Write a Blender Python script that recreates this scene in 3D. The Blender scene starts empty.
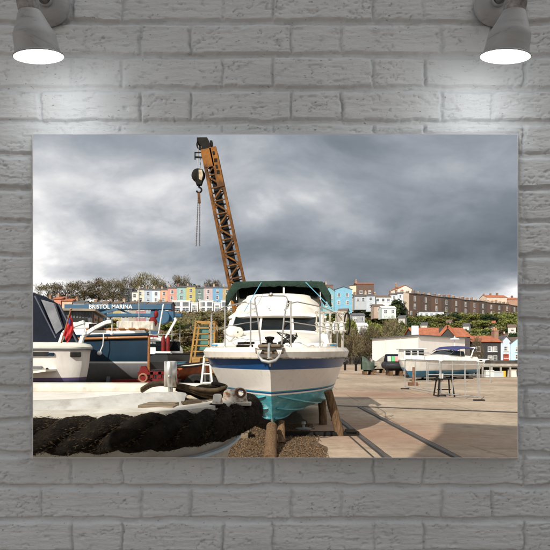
import bpy, bmesh, math, random
import numpy as np
from mathutils import Vector, Matrix, noise as mnoise

random.seed(7)
rng = np.random.default_rng(11)
R = math.radians
sc = bpy.context.scene
col = sc.collection

# ---------------------------------------------------------------- view geometry (used to survey real positions)
EYE = 1.9          # eye height, metres
def P(px, py, d):  # point of the place seen at photo position px,py at distance d
    return Vector(((px - 275) / 500 * d, d, EYE + (354 - py) / 500 * d))

# ---------------------------------------------------------------- objects
def tag(o, label=None, cat=None, group=None, kind=None):
    if label: o['label'] = label
    if cat: o['category'] = cat
    if group: o['group'] = group
    if kind: o['kind'] = kind
    return o

def empty(name, loc, label, cat, rz=0, group=None):
    o = bpy.data.objects.new(name, None); col.objects.link(o)
    o.location = loc; o.rotation_euler.z = rz; o.empty_display_size = .3
    return tag(o, label, cat, group)

def link_mesh(name, me, parent=None, mats=()):
    o = bpy.data.objects.new(name, me); col.objects.link(o)
    for m in mats: me.materials.append(m)
    if parent is not None: o.parent = parent
    return o

def copy_tree(o, parent=None):
    c = o.copy(); col.objects.link(c); c.parent = parent
    for ch in list(o.children): copy_tree(ch, c)
    return c

class MB:
    """collects shapes for ONE mesh object; coordinates may be given in world space and are made local on build"""
    def __init__(s): s.v = []; s.f = []; s.m = []; s.s = []
    def add(s, vs, fs, mi=0, sm=False):
        o = len(s.v); s.v += [tuple(v) for v in vs]
        for f in fs: s.f.append(tuple(i + o for i in f)); s.m.append(mi); s.s.append(sm)
    def box(s, c, size, rot=None, mi=0, taper=1.0):
        x, y, z = [k / 2 for k in size]
        vs = []
        for dz in (-1, 1):
            t = taper if dz > 0 else 1
            for dx, dy in ((-1, -1), (1, -1), (1, 1), (-1, 1)):
                v = Vector((dx * x * t, dy * y * t, dz * z))
                if rot is not None: v = rot @ v
                vs.append(Vector(c) + v)
        s.add(vs, [(3, 2, 1, 0), (4, 5, 6, 7), (0, 1, 5, 4), (1, 2, 6, 5), (2, 3, 7, 6), (3, 0, 4, 7)], mi)
    def beam(s, a, b, w, h=None, mi=0, up=(0, 0, 1)):
        a = Vector(a); b = Vector(b); h = h or w
        d = (b - a); L = d.length
        if L < 1e-6: return
        d.normalize(); u = Vector(up)
        if abs(d.dot(u)) > .98: u = Vector((0, 1, 0))
        x = d.cross(u).normalized(); z = x.cross(d)
        vs = []
        for e in (a, b):
            for i, j in ((-1, -1), (1, -1), (1, 1), (-1, 1)):
                vs.append(e + x * i * w / 2 + z * j * h / 2)
        s.add(vs, [(3, 2, 1, 0), (4, 5, 6, 7), (0, 1, 5, 4), (1, 2, 6, 5), (2, 3, 7, 6), (3, 0, 4, 7)], mi)
    def tube(s, pts, r, n=8, mi=0, closed=False, caps=True):
        pts = [Vector(p) for p in pts]; N = len(pts)
        rs = r if isinstance(r, (list, tuple)) else [r] * N
        T = []
        for i in range(N):
            a = pts[(i - 1) % N] if (closed or i > 0) else pts[i]
            b = pts[(i + 1) % N] if (closed or i < N - 1) else pts[i]
            T.append((b - a).normalized())
        u = Vector((0, 0, 1))
        if abs(T[0].dot(u)) > .9: u = Vector((1, 0, 0))
        x = (u - T[0] * u.dot(T[0])).normalized()
        vs = []
        for i in range(N):
            x = (x - T[i] * x.dot(T[i]))
            x = x.normalized() if x.length > 1e-6 else T[i].orthogonal().normalized()
            y = T[i].cross(x)
            for k in range(n):
                a = 2 * math.pi * k / n
                vs.append(pts[i] + (x * math.cos(a) + y * math.sin(a)) * rs[i])
        fs = []
        for i in range(N if closed else N - 1):
            j = (i + 1) % N
            for k in range(n):
                k2 = (k + 1) % n
                fs.append((i * n + k, i * n + k2, j * n + k2, j * n + k))
        s.add(vs, fs, mi, True)
        if caps and not closed:
            s.add(vs[:n], [tuple(range(n))[::-1]], mi); s.add(vs[-n:], [tuple(range(n))], mi)
    def lathe(s, prof, c, n=32, mi=0, rot=None, cap=False):
        vs = []
        for r, z in prof:
            for k in range(n):
                a = 2 * math.pi * k / n
                v = Vector((r * math.cos(a), r * math.sin(a), z))
                if rot is not None: v = rot @ v
                vs.append(Vector(c) + v)
        fs = []
        for i in range(len(prof) - 1):
            for k in range(n):
                k2 = (k + 1) % n
                fs.append((i * n + k, i * n + k2, (i + 1) * n + k2, (i + 1) * n + k))
        s.add(vs, fs, mi, True)
        if cap:
            s.add(vs[:n], [tuple(range(n))[::-1]], mi); s.add(vs[-n:], [tuple(range(n))], mi)
    def grid(s, rows, mi=0, sm=True, closed=False, flip=False):
        n = len(rows[0]); vs = [p for r in rows for p in r]; fs = []
        for i in range(len(rows) - 1):
            for k in range(n if closed else n - 1):
                k2 = (k + 1) % n
                f = (i * n + k, i * n + k2, (i + 1) * n + k2, (i + 1) * n + k)
                fs.append(f[::-1] if flip else f)
        s.add(vs, fs, mi, sm)
    def poly(s, pts, ext, mi=0):
        """flat outline extruded by vector ext"""
        n = len(pts); a = [Vector(p) for p in pts]; b = [p + Vector(ext) for p in a]
        s.add(a + b, [tuple(range(n))[::-1], tuple(range(n, 2 * n))] + [(i, (i + 1) % n, (i + 1) % n + n, i + n) for i in range(n)], mi)
    def ball(s, c, r, n=10, mi=0, rot=None):
        r = (r, r, r) if not isinstance(r, (tuple, list)) else r
        rows = []
        for i in range(n + 1):
            th = math.pi * i / n; row = []
            for k in range(2 * n):
                a = math.pi * k / n
                v = Vector((r[0] * math.sin(th) * math.cos(a), r[1] * math.sin(th) * math.sin(a), -r[2] * math.cos(th)))
                if rot is not None: v = rot @ v
                row.append(Vector(c) + v)
            rows.append(row)
        s.grid(rows, mi, True, True)
    def build(s, name, mats, parent=None, bevel=0, local=False, fix=True):
        if not isinstance(mats, (list, tuple)): mats = [mats]
        me = bpy.data.meshes.new(name)
        vs = s.v
        inv = None
        if parent is not None and not local:
            M = Matrix.Identity(4); p = parent
            while p is not None:
                M = (Matrix.Translation(p.location) @ p.rotation_euler.to_matrix().to_4x4()) @ M; p = p.parent
            inv = M.inverted()
        if inv is not None: vs = [tuple(inv @ Vector(v)) for v in vs]
        me.from_pydata(vs, [], s.f)
        for m in mats: me.materials.append(m)
        me.polygons.foreach_set('material_index', s.m)
        me.polygons.foreach_set('use_smooth', s.s)
        if fix:
            bm = bmesh.new(); bm.from_mesh(me)
            bmesh.ops.remove_doubles(bm, verts=bm.verts, dist=1e-5)
            bmesh.ops.recalc_face_normals(bm, faces=bm.faces)
            bm.to_mesh(me); bm.free()
        me.update(); me.set_sharp_from_angle(angle=R(48))
        o = bpy.data.objects.new(name, me); col.objects.link(o)
        if parent is not None: o.parent = parent
        if bevel:
            b = o.modifiers.new('bevel', 'BEVEL'); b.width = bevel; b.segments = 2; b.limit_method = 'ANGLE'; b.angle_limit = R(40)
            b.harden_normals = False
        return o

def np_mesh(name, V, F, mats, parent=None, smooth=False):
    """fast quad mesh from arrays"""
    me = bpy.data.meshes.new(name)
    me.vertices.add(len(V)); me.vertices.foreach_set('co', np.asarray(V, np.float32).ravel())
    F = np.asarray(F, np.int32); n, k = F.shape
    me.loops.add(n * k); me.loops.foreach_set('vertex_index', F.ravel())
    me.polygons.add(n); me.polygons.foreach_set('loop_start', np.arange(0, n * k, k, dtype=np.int32))
    me.polygons.foreach_set('loop_total', np.full(n, k, np.int32))
    if smooth: me.polygons.foreach_set('use_smooth', np.ones(n, bool))
    me.update(calc_edges=True); me.validate()
    return link_mesh(name, me, parent, mats)

def cards(C, size, aspect=1.0, flat=0.0, axis=None, jit=.4):
    """leaf-sized quads: centres C (n,3); returns V,F.  axis: preferred long direction"""
    n = len(C)
    a = rng.normal(size=(n, 3))
    if axis is not None: a = a * .45 + np.asarray(axis)
    a /= np.linalg.norm(a, axis=1)[:, None]
    b = rng.normal(size=(n, 3)); b -= (b * a).sum(1)[:, None] * a; b /= np.linalg.norm(b, axis=1)[:, None]
    s = size * (1 + jit * rng.uniform(-1, 1, n))[:, None]
    a = a * s * aspect / 2; b = b * s / 2
    V = np.stack([C - a - b * .35, C - a * .1 - b, C + a, C + b - a * .1], 1).reshape(-1, 3)
    F = np.arange(4 * n).reshape(n, 4)
    return V, F

# ---------------------------------------------------------------- materials
def nodes(name):
    m = bpy.data.materials.new(name); m.use_nodes = True
    nt = m.node_tree; b = nt.nodes['Principled BSDF']
    return m, nt, b
def N(nt, t, **k):
    n = nt.nodes.new(t)
    for a, v in k.items(): setattr(n, a, v)
    return n
def rgba(c): return (c[0], c[1], c[2], 1)

def noise_node(nt, scale, detail=5, rough=.6, coord='Object', stretch=None, dist=0):
    tc = N(nt, 'ShaderNodeTexCoord'); out = tc.outputs[coord]
    if stretch:
        mp = N(nt, 'ShaderNodeMapping'); mp.inputs['Scale'].default_value = stretch
        nt.links.new(out, mp.inputs[0]); out = mp.outputs[0]
    n = N(nt, 'ShaderNodeTexNoise'); n.inputs['Scale'].default_value = scale
    n.inputs['Detail'].default_value = detail; n.inputs['Roughness'].default_value = rough
    n.inputs['Distortion'].default_value = dist
    nt.links.new(out, n.inputs['Vector']); return n
def ramp(nt, src, stops, interp='LINEAR'):
    r = N(nt, 'ShaderNodeValToRGB'); r.color_ramp.interpolation = interp
    e = r.color_ramp.elements
    while len(e) < len(stops): e.new(.5)
    for k, (p, c) in enumerate(stops):
        e[k].position = p; e[k].color = rgba(c) if len(c) == 3 else c
    nt.links.new(src, r.inputs[0]); return r
def mixc(nt, fac, a, b, mode='MIX'):
    m = N(nt, 'ShaderNodeMix'); m.data_type = 'RGBA'; m.blend_type = mode
    for i, v in ((0, fac), (6, a), (7, b)):
        if hasattr(v, 'links'): nt.links.new(v, m.inputs[i])
        else: m.inputs[i].default_value = v if i == 0 else rgba(v)
    return m.outputs[2]
def bump(nt, b, h, strength, dist):
    bp = N(nt, 'ShaderNodeBump'); bp.inputs['Strength'].default_value = strength; bp.inputs['Distance'].default_value = dist
    nt.links.new(h, bp.inputs['Height'])
    if b.inputs['Normal'].links: nt.links.new(b.inputs['Normal'].links[0].from_socket, bp.inputs['Normal'])
    nt.links.new(bp.outputs[0], b.inputs['Normal'])

def mat(name, c, rough=.6, c2=None, scale=3, lo=.35, hi=.65, metal=0, bs=0, bd=.01, bstr=.5, stretch=None, spec=None, dirt=0, dscale=1.5, dirtc=(.06, .05, .035)):
    m, nt, b = nodes(name)
    c2 = c2 or tuple(k * .8 for k in c)
    n = noise_node(nt, scale, stretch=stretch)
    r = ramp(nt, n.outputs[0], [(lo, c2), (hi, c)])
    out = r.outputs[0]
    if dirt:
        d = noise_node(nt, dscale, 8, .72, stretch=(1, 1, .35))
        dr = ramp(nt, d.outputs[0], [(.5, (0, 0, 0)), (.72, (dirt, dirt, dirt))])
        out = mixc(nt, dr.outputs[0], out, dirtc)
    nt.links.new(out, b.inputs['Base Color'])
    b.inputs['Roughness'].default_value = rough; b.inputs['Metallic'].default_value = metal
    if spec is not None: b.inputs['Specular IOR Level'].default_value = spec
    if bs:
        bn = noise_node(nt, bs, 6, .65, stretch=stretch); bump(nt, b, bn.outputs[0], bstr, bd)
    return m

M = {}
M['gel'] = mat('white_gelcoat', (.82, .79, .72), .28, (.76, .72, .64), 2.2, dirt=.35, dscale=2.4, dirtc=(.32, .27, .2))
M['deckwhite'] = mat('deck_white', (.76, .73, .67), .5, (.64, .6, .53), 3, dirt=.4, dscale=3, dirtc=(.3, .26, .2))
M['oldwhite'] = mat('old_white_paint', (.58, .56, .5), .65, (.44, .41, .35), 4, dirt=.6, dscale=4.5, dirtc=(.2, .15, .1), bs=30, bd=.004)
M['glass'] = mat('dark_glass', (.006, .008, .009), .12, (.01, .013, .015), 2, spec=.3)
M['winglass'] = mat('window_glass', (.05, .06, .075), .12, (.09, .11, .13), .6, spec=.7)
M['steel'] = mat('stainless_steel', (.62, .61, .58), .28, (.5, .49, .46), 8, metal=.9)
M['galv'] = mat('galvanised_steel', (.38, .385, .38), .55, (.27, .27, .265), 8, metal=.35)
M['white'] = mat('white_paint', (.8, .8, .78), .5, (.72, .72, .7), 4, dirt=.2, dscale=3)
M['rackgrey'] = mat('weathered_cream', (.5, .47, .4), .5, (.36, .33, .27), 6)
M['black'] = mat('black_rubber', (.018, .018, .018), .7, (.03, .028, .026), 8, bs=30, spec=.15)
M['darkmetal'] = mat('dark_metal', (.01, .01, .01), .7, (.017, .014, .011), 6, spec=.08, bs=40, bd=.003)
M['green'] = mat('green_canvas', (.011, .04, .025), .85, (.005, .02, .013), 5, bs=9, bd=.05, bstr=.8)
M['navycanvas'] = mat('navy_canvas', (.006, .009, .02), .85, (.004, .006, .013), 3, bs=5, bd=.05, spec=.2)
M['wood'] = mat('weathered_timber', (.2, .125, .07), .85, (.075, .047, .028), 6, stretch=(6, 6, .7), bs=20, bd=.01, bstr=.8, spec=.12)
M['plank'] = mat('grey_plank', (.25, .2, .14), .85, (.12, .09, .06), 9, stretch=(1, 7, 7), bs=30, bd=.006, spec=.12)
M['teak'] = mat('varnished_wood', (.34, .15, .05), .4, (.22, .09, .03), 8, stretch=(1, 1, 5))
M['rope'] = mat('tarred_rope', (.018, .0135, .01), .95, (.006, .005, .004), 16, bs=60, bd=.02, bstr=1, spec=.12)
M['fibre'] = mat('rope_fibre', (.06, .042, .026), .95, (.014, .011, .008), 9, spec=.12)
M['hose'] = mat('brown_hose', (.085, .06, .035), .55, (.03, .022, .014), 14, bs=60, bd=.003, spec=.12)
M['rust'] = mat('rusty_white_steel', (.66, .62, .55), .5, (.24, .1, .035), 16, lo=.36, hi=.5, bs=50, bd=.004)
M['craneorange'] = mat('rusty_orange_paint', (.25, .1, .016), .65, (.08, .035, .012), 1.3, lo=.38, hi=.62, bs=20, bd=.004, dirt=.7, dscale=6, dirtc=(.03, .018, .012), spec=.15)
M['yellow'] = mat('faded_yellow_paint', (.4, .22, .045), .7, (.22, .115, .03), 3, dirt=.7, dscale=3)
M['navy'] = mat('navy_gloss_paint', (.008, .03, .06), .35, (.006, .02, .04), 2, spec=.12)
M['gantry'] = mat('blue_gantry_paint', (.01, .085, .17), .55, (.008, .065, .13), 1.5, dirt=.5, dscale=2)
M['red'] = mat('red_paint', (.2, .012, .012), .6, (.1, .012, .012), 4, spec=.2)
M['orange'] = mat('orange_paint', (.4, .09, .02), .6, (.22, .05, .015), 3, dirt=.6)
M['grey'] = mat('grey_paint', (.13, .14, .15), .6, (.09, .1, .11), 4, spec=.15)
M['greyhull'] = mat('grey_antifouling', (.24, .25, .27), .6, (.16, .165, .18), 3, stretch=(1, 1, .4))
M['concrete'] = mat('concrete', (.36, .33, .29), .9, (.25, .23, .2), 3, bs=20)
M['tile'] = mat('orange_roof_tiles', (.4, .13, .06), .85, (.25, .085, .045), 1.6)
M['slate'] = mat('slate_roof', (.1, .1, .11), .7, (.07, .065, .07), .8)
M['brownroof'] = mat('brown_roof', (.16, .11, .08), .8, (.1, .07, .055), .8)
M['bark'] = mat('bark', (.1, .075, .05), .9, (.05, .04, .03), 5, spec=.12)
M['stonewall'] = mat('dark_stone', (.09, .08, .07), .9, (.04, .036, .032), .9, spec=.12)
M['frame'] = mat('window_frame_white', (.75, .75, .73), .6)
M['curtain'] = mat('curtain', (.45, .42, .38), .9)
M['rubberboat'] = mat('black_inflatable', (.022, .024, .03), .5, (.035, .036, .04), 3, spec=.15)

def foliage(name, a, b2, c3, sc_=.12):
    m, nt, b = nodes(name)
    n = noise_node(nt, sc_, 3, .6)
    r = ramp(nt, n.outputs[0], [(.3, a), (.5, b2), (.72, c3)])
    n2 = noise_node(nt, 3.1, 2, .5)
    r2 = ramp(nt, n2.outputs[0], [(.3, (.55, .55, .55)), (.7, (1.3, 1.3, 1.3))])
    out = mixc(nt, 1.0, r.outputs[0], r2.outputs[0], 'MULTIPLY')
    oi = N(nt, 'ShaderNodeObjectInfo')
    h = N(nt, 'ShaderNodeHueSaturation')
    mr = N(nt, 'ShaderNodeMapRange'); mr.inputs[3].default_value = .475; mr.inputs[4].default_value = .52
    nt.links.new(oi.outputs['Random'], mr.inputs[0]); nt.links.new(mr.outputs[0], h.inputs['Hue'])
    mv = N(nt, 'ShaderNodeMapRange'); mv.inputs[3].default_value = .65; mv.inputs[4].default_value = 1.3
    nt.links.new(oi.outputs['Random'], mv.inputs[0]); nt.links.new(mv.outputs[0], h.inputs['Value'])
    nt.links.new(out, h.inputs['Color']); nt.links.new(h.outputs[0], b.inputs['Base Color'])
    b.inputs['Roughness'].default_value = .8; b.inputs['Specular IOR Level'].default_value = .2
    return m
M['leafdark'] = foliage('dark_foliage', (.045, .06, .022), (.1, .115, .038), (.18, .18, .06))
M['leafgreen'] = foliage('green_foliage', (.07, .085, .025), (.17, .185, .05), (.3, .3, .085))
M['twig'] = foliage('bare_twigs', (.085, .07, .04), (.15, .125, .07), (.22, .18, .1))
M['scrub'] = foliage('brown_scrub', (.08, .065, .035), (.17, .13, .065), (.18, .18, .06), .06)
M['evergreen'] = foliage('evergreen', (.012, .026, .01), (.025, .05, .018), (.05, .08, .025))

# ================================================================ SUN, WORLD, CAMERA
SUN_SRC = Vector((-.47, -.883, 0)).normalized(); EL = R(35)
sun_dir = Vector((SUN_SRC.x * math.cos(EL), SUN_SRC.y * math.cos(EL), math.sin(EL)))
sl = bpy.data.lights.new('sun', 'SUN'); sl.energy = 4.6; sl.angle = R(.5); sl.color = (1, .93, .82)
so = bpy.data.objects.new('sun', sl); col.objects.link(so)
so.rotation_euler = (-sun_dir).to_track_quat('-Z', 'Y').to_euler()

def world():
    w = bpy.data.worlds.new('World'); sc.world = w; w.use_nodes = True
    nt = w.node_tree; bg = nt.nodes['Background']
    sky = N(nt, 'ShaderNodeTexSky'); sky.sky_type = 'NISHITA'; sky.sun_disc = False
    sky.sun_elevation = EL; sky.sun_rotation = math.atan2(SUN_SRC.x, SUN_SRC.y) % (2 * math.pi)
    tc = N(nt, 'ShaderNodeTexCoord'); sep = N(nt, 'ShaderNodeSeparateXYZ'); nt.links.new(tc.outputs['Generated'], sep.inputs[0])
    def mth(op, a, b=0.0, c=None):
        m = N(nt, 'ShaderNodeMath', operation=op)
        for i, v in enumerate((a, b, c)):
            if v is None: continue
            if hasattr(v, 'links'): nt.links.new(v, m.inputs[i])
            else: m.inputs[i].default_value = v
        return m.outputs[0]
    x, y, z = sep.outputs
    # cloud layer: the sky direction carried onto a curved deck overhead
    den = mth('ADD', mth('MAXIMUM', z, 0), .5)
    cx = mth('DIVIDE', x, den); cy = mth('DIVIDE', y, den)
    comb = N(nt, 'ShaderNodeCombineXYZ'); nt.links.new(cx, comb.inputs[0]); nt.links.new(cy, comb.inputs[1])
    def nz(scale, det, ro, off=(0, 0, 0), dist=0, sc3=(1, 1, 1)):
        mp = N(nt, 'ShaderNodeMapping'); mp.inputs['Location'].default_value = off; mp.inputs['Scale'].default_value = sc3
        nt.links.new(comb.outputs[0], mp.inputs[0])
        n = N(nt, 'ShaderNodeTexNoise'); n.inputs['Scale'].default_value = scale; n.inputs['Detail'].default_value = det
        n.inputs['Roughness'].default_value = ro; n.inputs['Distortion'].default_value = dist
        nt.links.new(mp.outputs[0], n.inputs['Vector']); return n.outputs[0]
    n1 = nz(2.5, 7, .5, (3.1, 1.7, 0), .35, (1, 1.25, 1)); n2 = nz(7.5, 7, .58, (7, 2, 0), .3, (.9, 1.2, 1))
    # large weather: bank of storm cloud low on the right, thinner cloud on the left
    bank = mth('MULTIPLY', mth('MULTIPLY_ADD', x, .75, .02), mth('SUBTRACT', 1.0, mth('ABSOLUTE', mth('MULTIPLY', mth('SUBTRACT', z, .2), 4.2))))
    left = mth('MULTIPLY', mth('MULTIPLY', mth('SUBTRACT', -.08, x), .75), mth('MULTIPLY_ADD', z, -2.6, 1.0))
    t = mth('ADD', mth('MULTIPLY', mth('SUBTRACT', n1, .5), 1.5), mth('MULTIPLY', mth('SUBTRACT', n2, .5), .42))
    low = mth('MULTIPLY', mth('MAXIMUM', mth('SUBTRACT', mth('MULTIPLY_ADD', x, -.12, .11), z), 0), 7.0)   # brighter gap under the cloud base at the horizon
    t = mth('ADD', mth('ADD', t, .55), mth('SUBTRACT', mth('MAXIMUM', left, -.12), mth('MAXIMUM', bank, -.1)))
    t = mth('ADD', t, low)
    t = mth('ADD', t, mth('MULTIPLY', mth('MULTIPLY', mth('MAXIMUM', mth('SUBTRACT', x, .27), 0), mth('MAXIMUM', mth('SUBTRACT', .15, z), 0)), 110.0))   # clear strip under the storm bank
    t = mth('ADD', t, mth('MULTIPLY', mth('MAXIMUM', mth('MULTIPLY', y, -1.0), 0), .3))      # unseen sky behind the viewer brightened as added fill for the wall
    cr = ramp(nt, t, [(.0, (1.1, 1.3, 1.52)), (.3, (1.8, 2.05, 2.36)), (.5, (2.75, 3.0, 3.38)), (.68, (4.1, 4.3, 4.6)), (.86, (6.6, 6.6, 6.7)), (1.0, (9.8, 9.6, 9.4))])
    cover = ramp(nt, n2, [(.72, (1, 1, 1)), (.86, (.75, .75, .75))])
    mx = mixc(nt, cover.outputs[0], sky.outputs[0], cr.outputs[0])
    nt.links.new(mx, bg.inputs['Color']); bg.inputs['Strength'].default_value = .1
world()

cam = bpy.data.cameras.new('camera'); co = bpy.data.objects.new('camera', cam); col.objects.link(co)
co.location = (0, 0, EYE); co.rotation_euler = (R(90), 0, 0)
cam.sensor_width = 36; cam.lens = 36 * 500 / 550; cam.shift_y = (354 - 275) / 550
cam.clip_start = .05; cam.clip_end = 4000
sc.camera = co
sc.view_settings.view_transform = 'Standard'; sc.view_settings.look = 'None'; sc.view_settings.gamma = 1
sc.view_settings.exposure = .3; sc.view_settings.use_curve_mapping = False
sc.cycles.max_bounces = 6; sc.cycles.diffuse_bounces = 3; sc.cycles.transparent_max_bounces = 8
sc.cycles.sample_clamp_indirect = 3

# ================================================================ BRICK WALL, PICTURE EDGE, LAMPS
WY = 1.10
OX0, OX1 = (33 - 275) / 500 * 1.07, (517.5 - 275) / 500 * 1.07       # front rim of the stretched canvas stands 30 mm proud
OZ0, OZ1 = EYE + (354 - 457.5) / 500 * 1.07, EYE + (354 - 134.5) / 500 * 1.07
def brick_wall():
    w0, w1 = -1.9, 1.9; z0, z1 = .0, 2.86
    fine = .00235
    def axis(a, b, fa, fb, k1, k2, coarse):
        L = list(np.arange(a, fa, coarse)) + list(np.arange(fa, fb, fine)) + list(np.arange(fb, b, coarse)) + [b]
        L = np.array(L)
        for k in (k1, k2): L[np.argmin(abs(L - k))] = k
        return np.unique(L)
    s = (WY - .006) / 1.07
    hx0, hx1, hz0, hz1 = OX0 * s - .0012, OX1 * s + .0012, EYE + (OZ0 - EYE) * s - .0012, EYE + (OZ1 - EYE) * s + .0012
    xs = axis(w0, w1, -.66, .66, hx0, hx1, .012)
    zs = axis(z0, z1, 1.42, 2.70, hz0, hz1, .012)
    X, Z = np.meshgrid(xs, zs)
    U = X / WY * 500 + 275; Vp = 354 - (Z - EYE) / WY * 500     # survey of the bond in photo units: 150 per header+stretcher, 33 per course
    def vnoise(x, y, seed, n=256):
        g = np.random.default_rng(seed).uniform(-1, 1, (n, n))
        xi = np.floor(x).astype(int); yi = np.floor(y).astype(int); fx = x - xi; fy = y - yi
        fx = fx * fx * (3 - 2 * fx); fy = fy * fy * (3 - 2 * fy)
        a = g[yi % n, xi % n]; b = g[yi % n, (xi + 1) % n]; c = g[(yi + 1) % n, xi % n]; d = g[(yi + 1) % n, (xi + 1) % n]
        return (a * (1 - fx) + b * fx) * (1 - fy) + (c * (1 - fx) + d * fx) * fy
    wu = U + 1.3 * vnoise(U / 14, Vp / 9, 1) + .5 * vnoise(U / 4, Vp / 3, 2)
    wv = Vp + 1.1 * vnoise(U / 22, Vp / 16, 3) + .5 * vnoise(U / 6, Vp / 4, 4)
    ci = np.floor((wv - 23.5) / 33).astype(int)          # course index
    fv = (wv - 23.5) - ci * 33                            # 0 top .. 33 bottom
    off = np.where(ci % 2 == 0, 141, 73)                  # header starts
    fu = np.mod(wu - off, 150)
    bi = np.floor((wu - off) / 150)
    head = fu < 50
    lu = np.where(head, fu, fu - 50); wid = np.where(head, 50, 100)
    du = np.minimum(lu, wid - lu); dv = np.minimum(fv, 33 - fv)
    cid = (ci * 37 + bi * 2 + head).astype(int)
    rr = np.random.default_rng(5).uniform(0, 1, 4096)
    r1 = rr[cid % 4096]; r2 = rr[(cid * 7 + 11) % 4096]
    hj = 2.1 + .9 * vnoise(U / 18, Vp / 18, 6)
    def edge(d, j, soft): t = np.clip((d - j) / soft, 0, 1); return t * t * (3 - 2 * t)
    e = (1 - (1 - edge(du, hj * (.12 + .45 * r2), 2.0)) * (.45 + .45 * r1)) * edge(dv, hj * .7, np.where(fv > 16, 1.1, 3.6))
    streak = vnoise(U / 26, Vp / 2.2, 7) * .5 + vnoise(U / 11, Vp / 1.3, 8) * .35 + vnoise(U / 3, Vp / 2, 9) * .3
    chip = np.clip(vnoise(U / 7, Vp / 4, 10) + .5 * vnoise(U / 2.5, Vp / 1.7, 12) - .62, 0, 1)
    crack = np.clip(.09 - np.abs(vnoise(U / 16, Vp / 3.4, 13) + .35 * vnoise(U / 5, Vp / 2, 14)), 0, 1) * (vnoise(U / 30, Vp / 20, 15) > .05)
    H = e * (.0072 + .0028 * (r1 - .5)) + .0011 * streak * (.5 + .5 * e) - chip * .0045 - crack * .03 * e
    H += .0016 * vnoise(U / 45, Vp / 30, 16) + (1 - e) * .0008 * vnoise(U / 3, Vp / 3, 17)
    dd = np.maximum(np.maximum(hx0 - X, X - hx1), np.maximum(hz0 - Z, Z - hz1))      # distance outside the opening
    k = np.clip(dd / .005, 0, 1); H = H * k + .006 * (1 - k)
    Y = WY - H
    n_x, n_z = len(xs), len(zs)
    V = np.stack([X, Y, Z], -1).reshape(-1, 3)
    idx = np.arange(n_x * n_z).reshape(n_z, n_x)
    F = np.stack([idx[:-1, :-1], idx[:-1, 1:], idx[1:, 1:], idx[1:, :-1]], -1)
    xc = (xs[:-1] + xs[1:]) / 2; zc = (zs[:-1] + zs[1:]) / 2
    hole = ((xc > hx0) & (xc < hx1))[None, :] & ((zc > hz0) & (zc < hz1))[:, None]
    F = F[~hole].reshape(-1, 4)
    # back face, splayed reveal of the opening and wall edges
    T = .11; sp = .085
    nb = len(V)
    E = [(w0, z0), (w1, z0), (w1, z1), (w0, z1)]
    I = [(hx0 - sp, hz0 - sp), (hx1 + sp, hz0 - sp), (hx1 + sp, hz1 + sp), (hx0 - sp, hz1 + sp)]
    I0 = [(hx0, hz0), (hx1, hz0), (hx1, hz1), (hx0, hz1)]
    ex = [(x, WY + T, z) for x, z in E] + [(x, WY + T, z) for x, z in I] + [(x, WY - .0055, z) for x, z in I0] + [(x, WY + .004, z) for x, z in E]
    V = np.concatenate([V, np.array(ex)])
    q = []
    for k in range(4):
        j = (k + 1) % 4
        q += [(nb + k, nb + 4 + k, nb + 4 + j, nb + j), (nb + 4 + k, nb + 8 + k, nb + 8 + j, nb + 4 + j), (nb + k, nb + j, nb + 12 + j, nb + 12 + k)]
    F = np.concatenate([F, np.array(q)])
    m, nt, b = nodes('painted_brick')
    n = noise_node(nt, 5, 6, .6); r = ramp(nt, n.outputs[0], [(.3, (.58, .625, .655)), (.7, (.68, .725, .757))])
    n2 = noise_node(nt, 60, 6, .7, stretch=(.35, 1, 1.3)); r2 = ramp(nt, n2.outputs[0], [(.30, (.45, .45, .45)), (.42, (1, 1, 1))])
    o = mixc(nt, .55, r.outputs[0], r2.outputs[0], 'MULTIPLY')
    n3 = noise_node(nt, 190, 3, .6, stretch=(.5, 1, 1)); r3 = ramp(nt, n3.outputs[0], [(.27, (.22, .22, .22)), (.34, (1, 1, 1))])
    o = mixc(nt, .8, o, r3.outputs[0], 'MULTIPLY')
    nt.links.new(o, b.inputs['Base Color']); b.inputs['Roughness'].default_value = .62
    bn = noise_node(nt, 140, 6, .7, stretch=(.4, 1, 1.4)); bump(nt, b, bn.outputs[0], .9, .0018)
    bn = noise_node(nt, 28, 5, .7, stretch=(.35, 1, 1.6)); bump(nt, b, bn.outputs[0], .4, .003)
    o = np_mesh('brick_wall', V, F, [m], smooth=False)
    sm = np.ones(len(F), bool); sm[-12:] = False
    o.data.polygons.foreach_set('use_smooth', sm)
    tag(o, 'grey painted brick wall in Flemish bond around the picture opening', 'wall')
brick_wall()

def canvas():
    m = MB(); t = .0016
    yf, yb = 1.07, WY - .004
    # thin stretched canvas edge: four splayed strips round the view
    o = [(OX0, OZ0), (OX1, OZ0), (OX1, OZ1), (OX0, OZ1)]
    def ring(g, y): return [(OX0 - g, y, OZ0 - g), (OX1 + g, y, OZ0 - g), (OX1 + g, y, OZ1 + g), (OX0 - g, y, OZ1 + g)]
    def ring2(g, y):   # grows with distance so that the edge stays slim
        q = y / yf; return [(OX0 * q - g, y, EYE + (OZ0 - EYE) * q - g), (OX1 * q + g, y, EYE + (OZ0 - EYE) * q - g), (OX1 * q + g, y, EYE + (OZ1 - EYE) * q + g), (OX0 * q - g, y, EYE + (OZ1 - EYE) * q + g)]
    A = ring2(0, yf); B = ring2(t, yf); C = ring2(.0018, WY + .004); D = ring2(.0003, WY + .004)
    m.grid([[p for p in A], [p for p in B], [p for p in C], [p for p in D], [p for p in A]], 0, False, True)
    ob = m.build('canvas_picture_edge', mat('canvas_white', (.7, .71, .73), .8))
    tag(ob, 'slim white edge of the wide canvas picture hung on the brick wall between the lamps', 'picture edge')
canvas()

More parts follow.
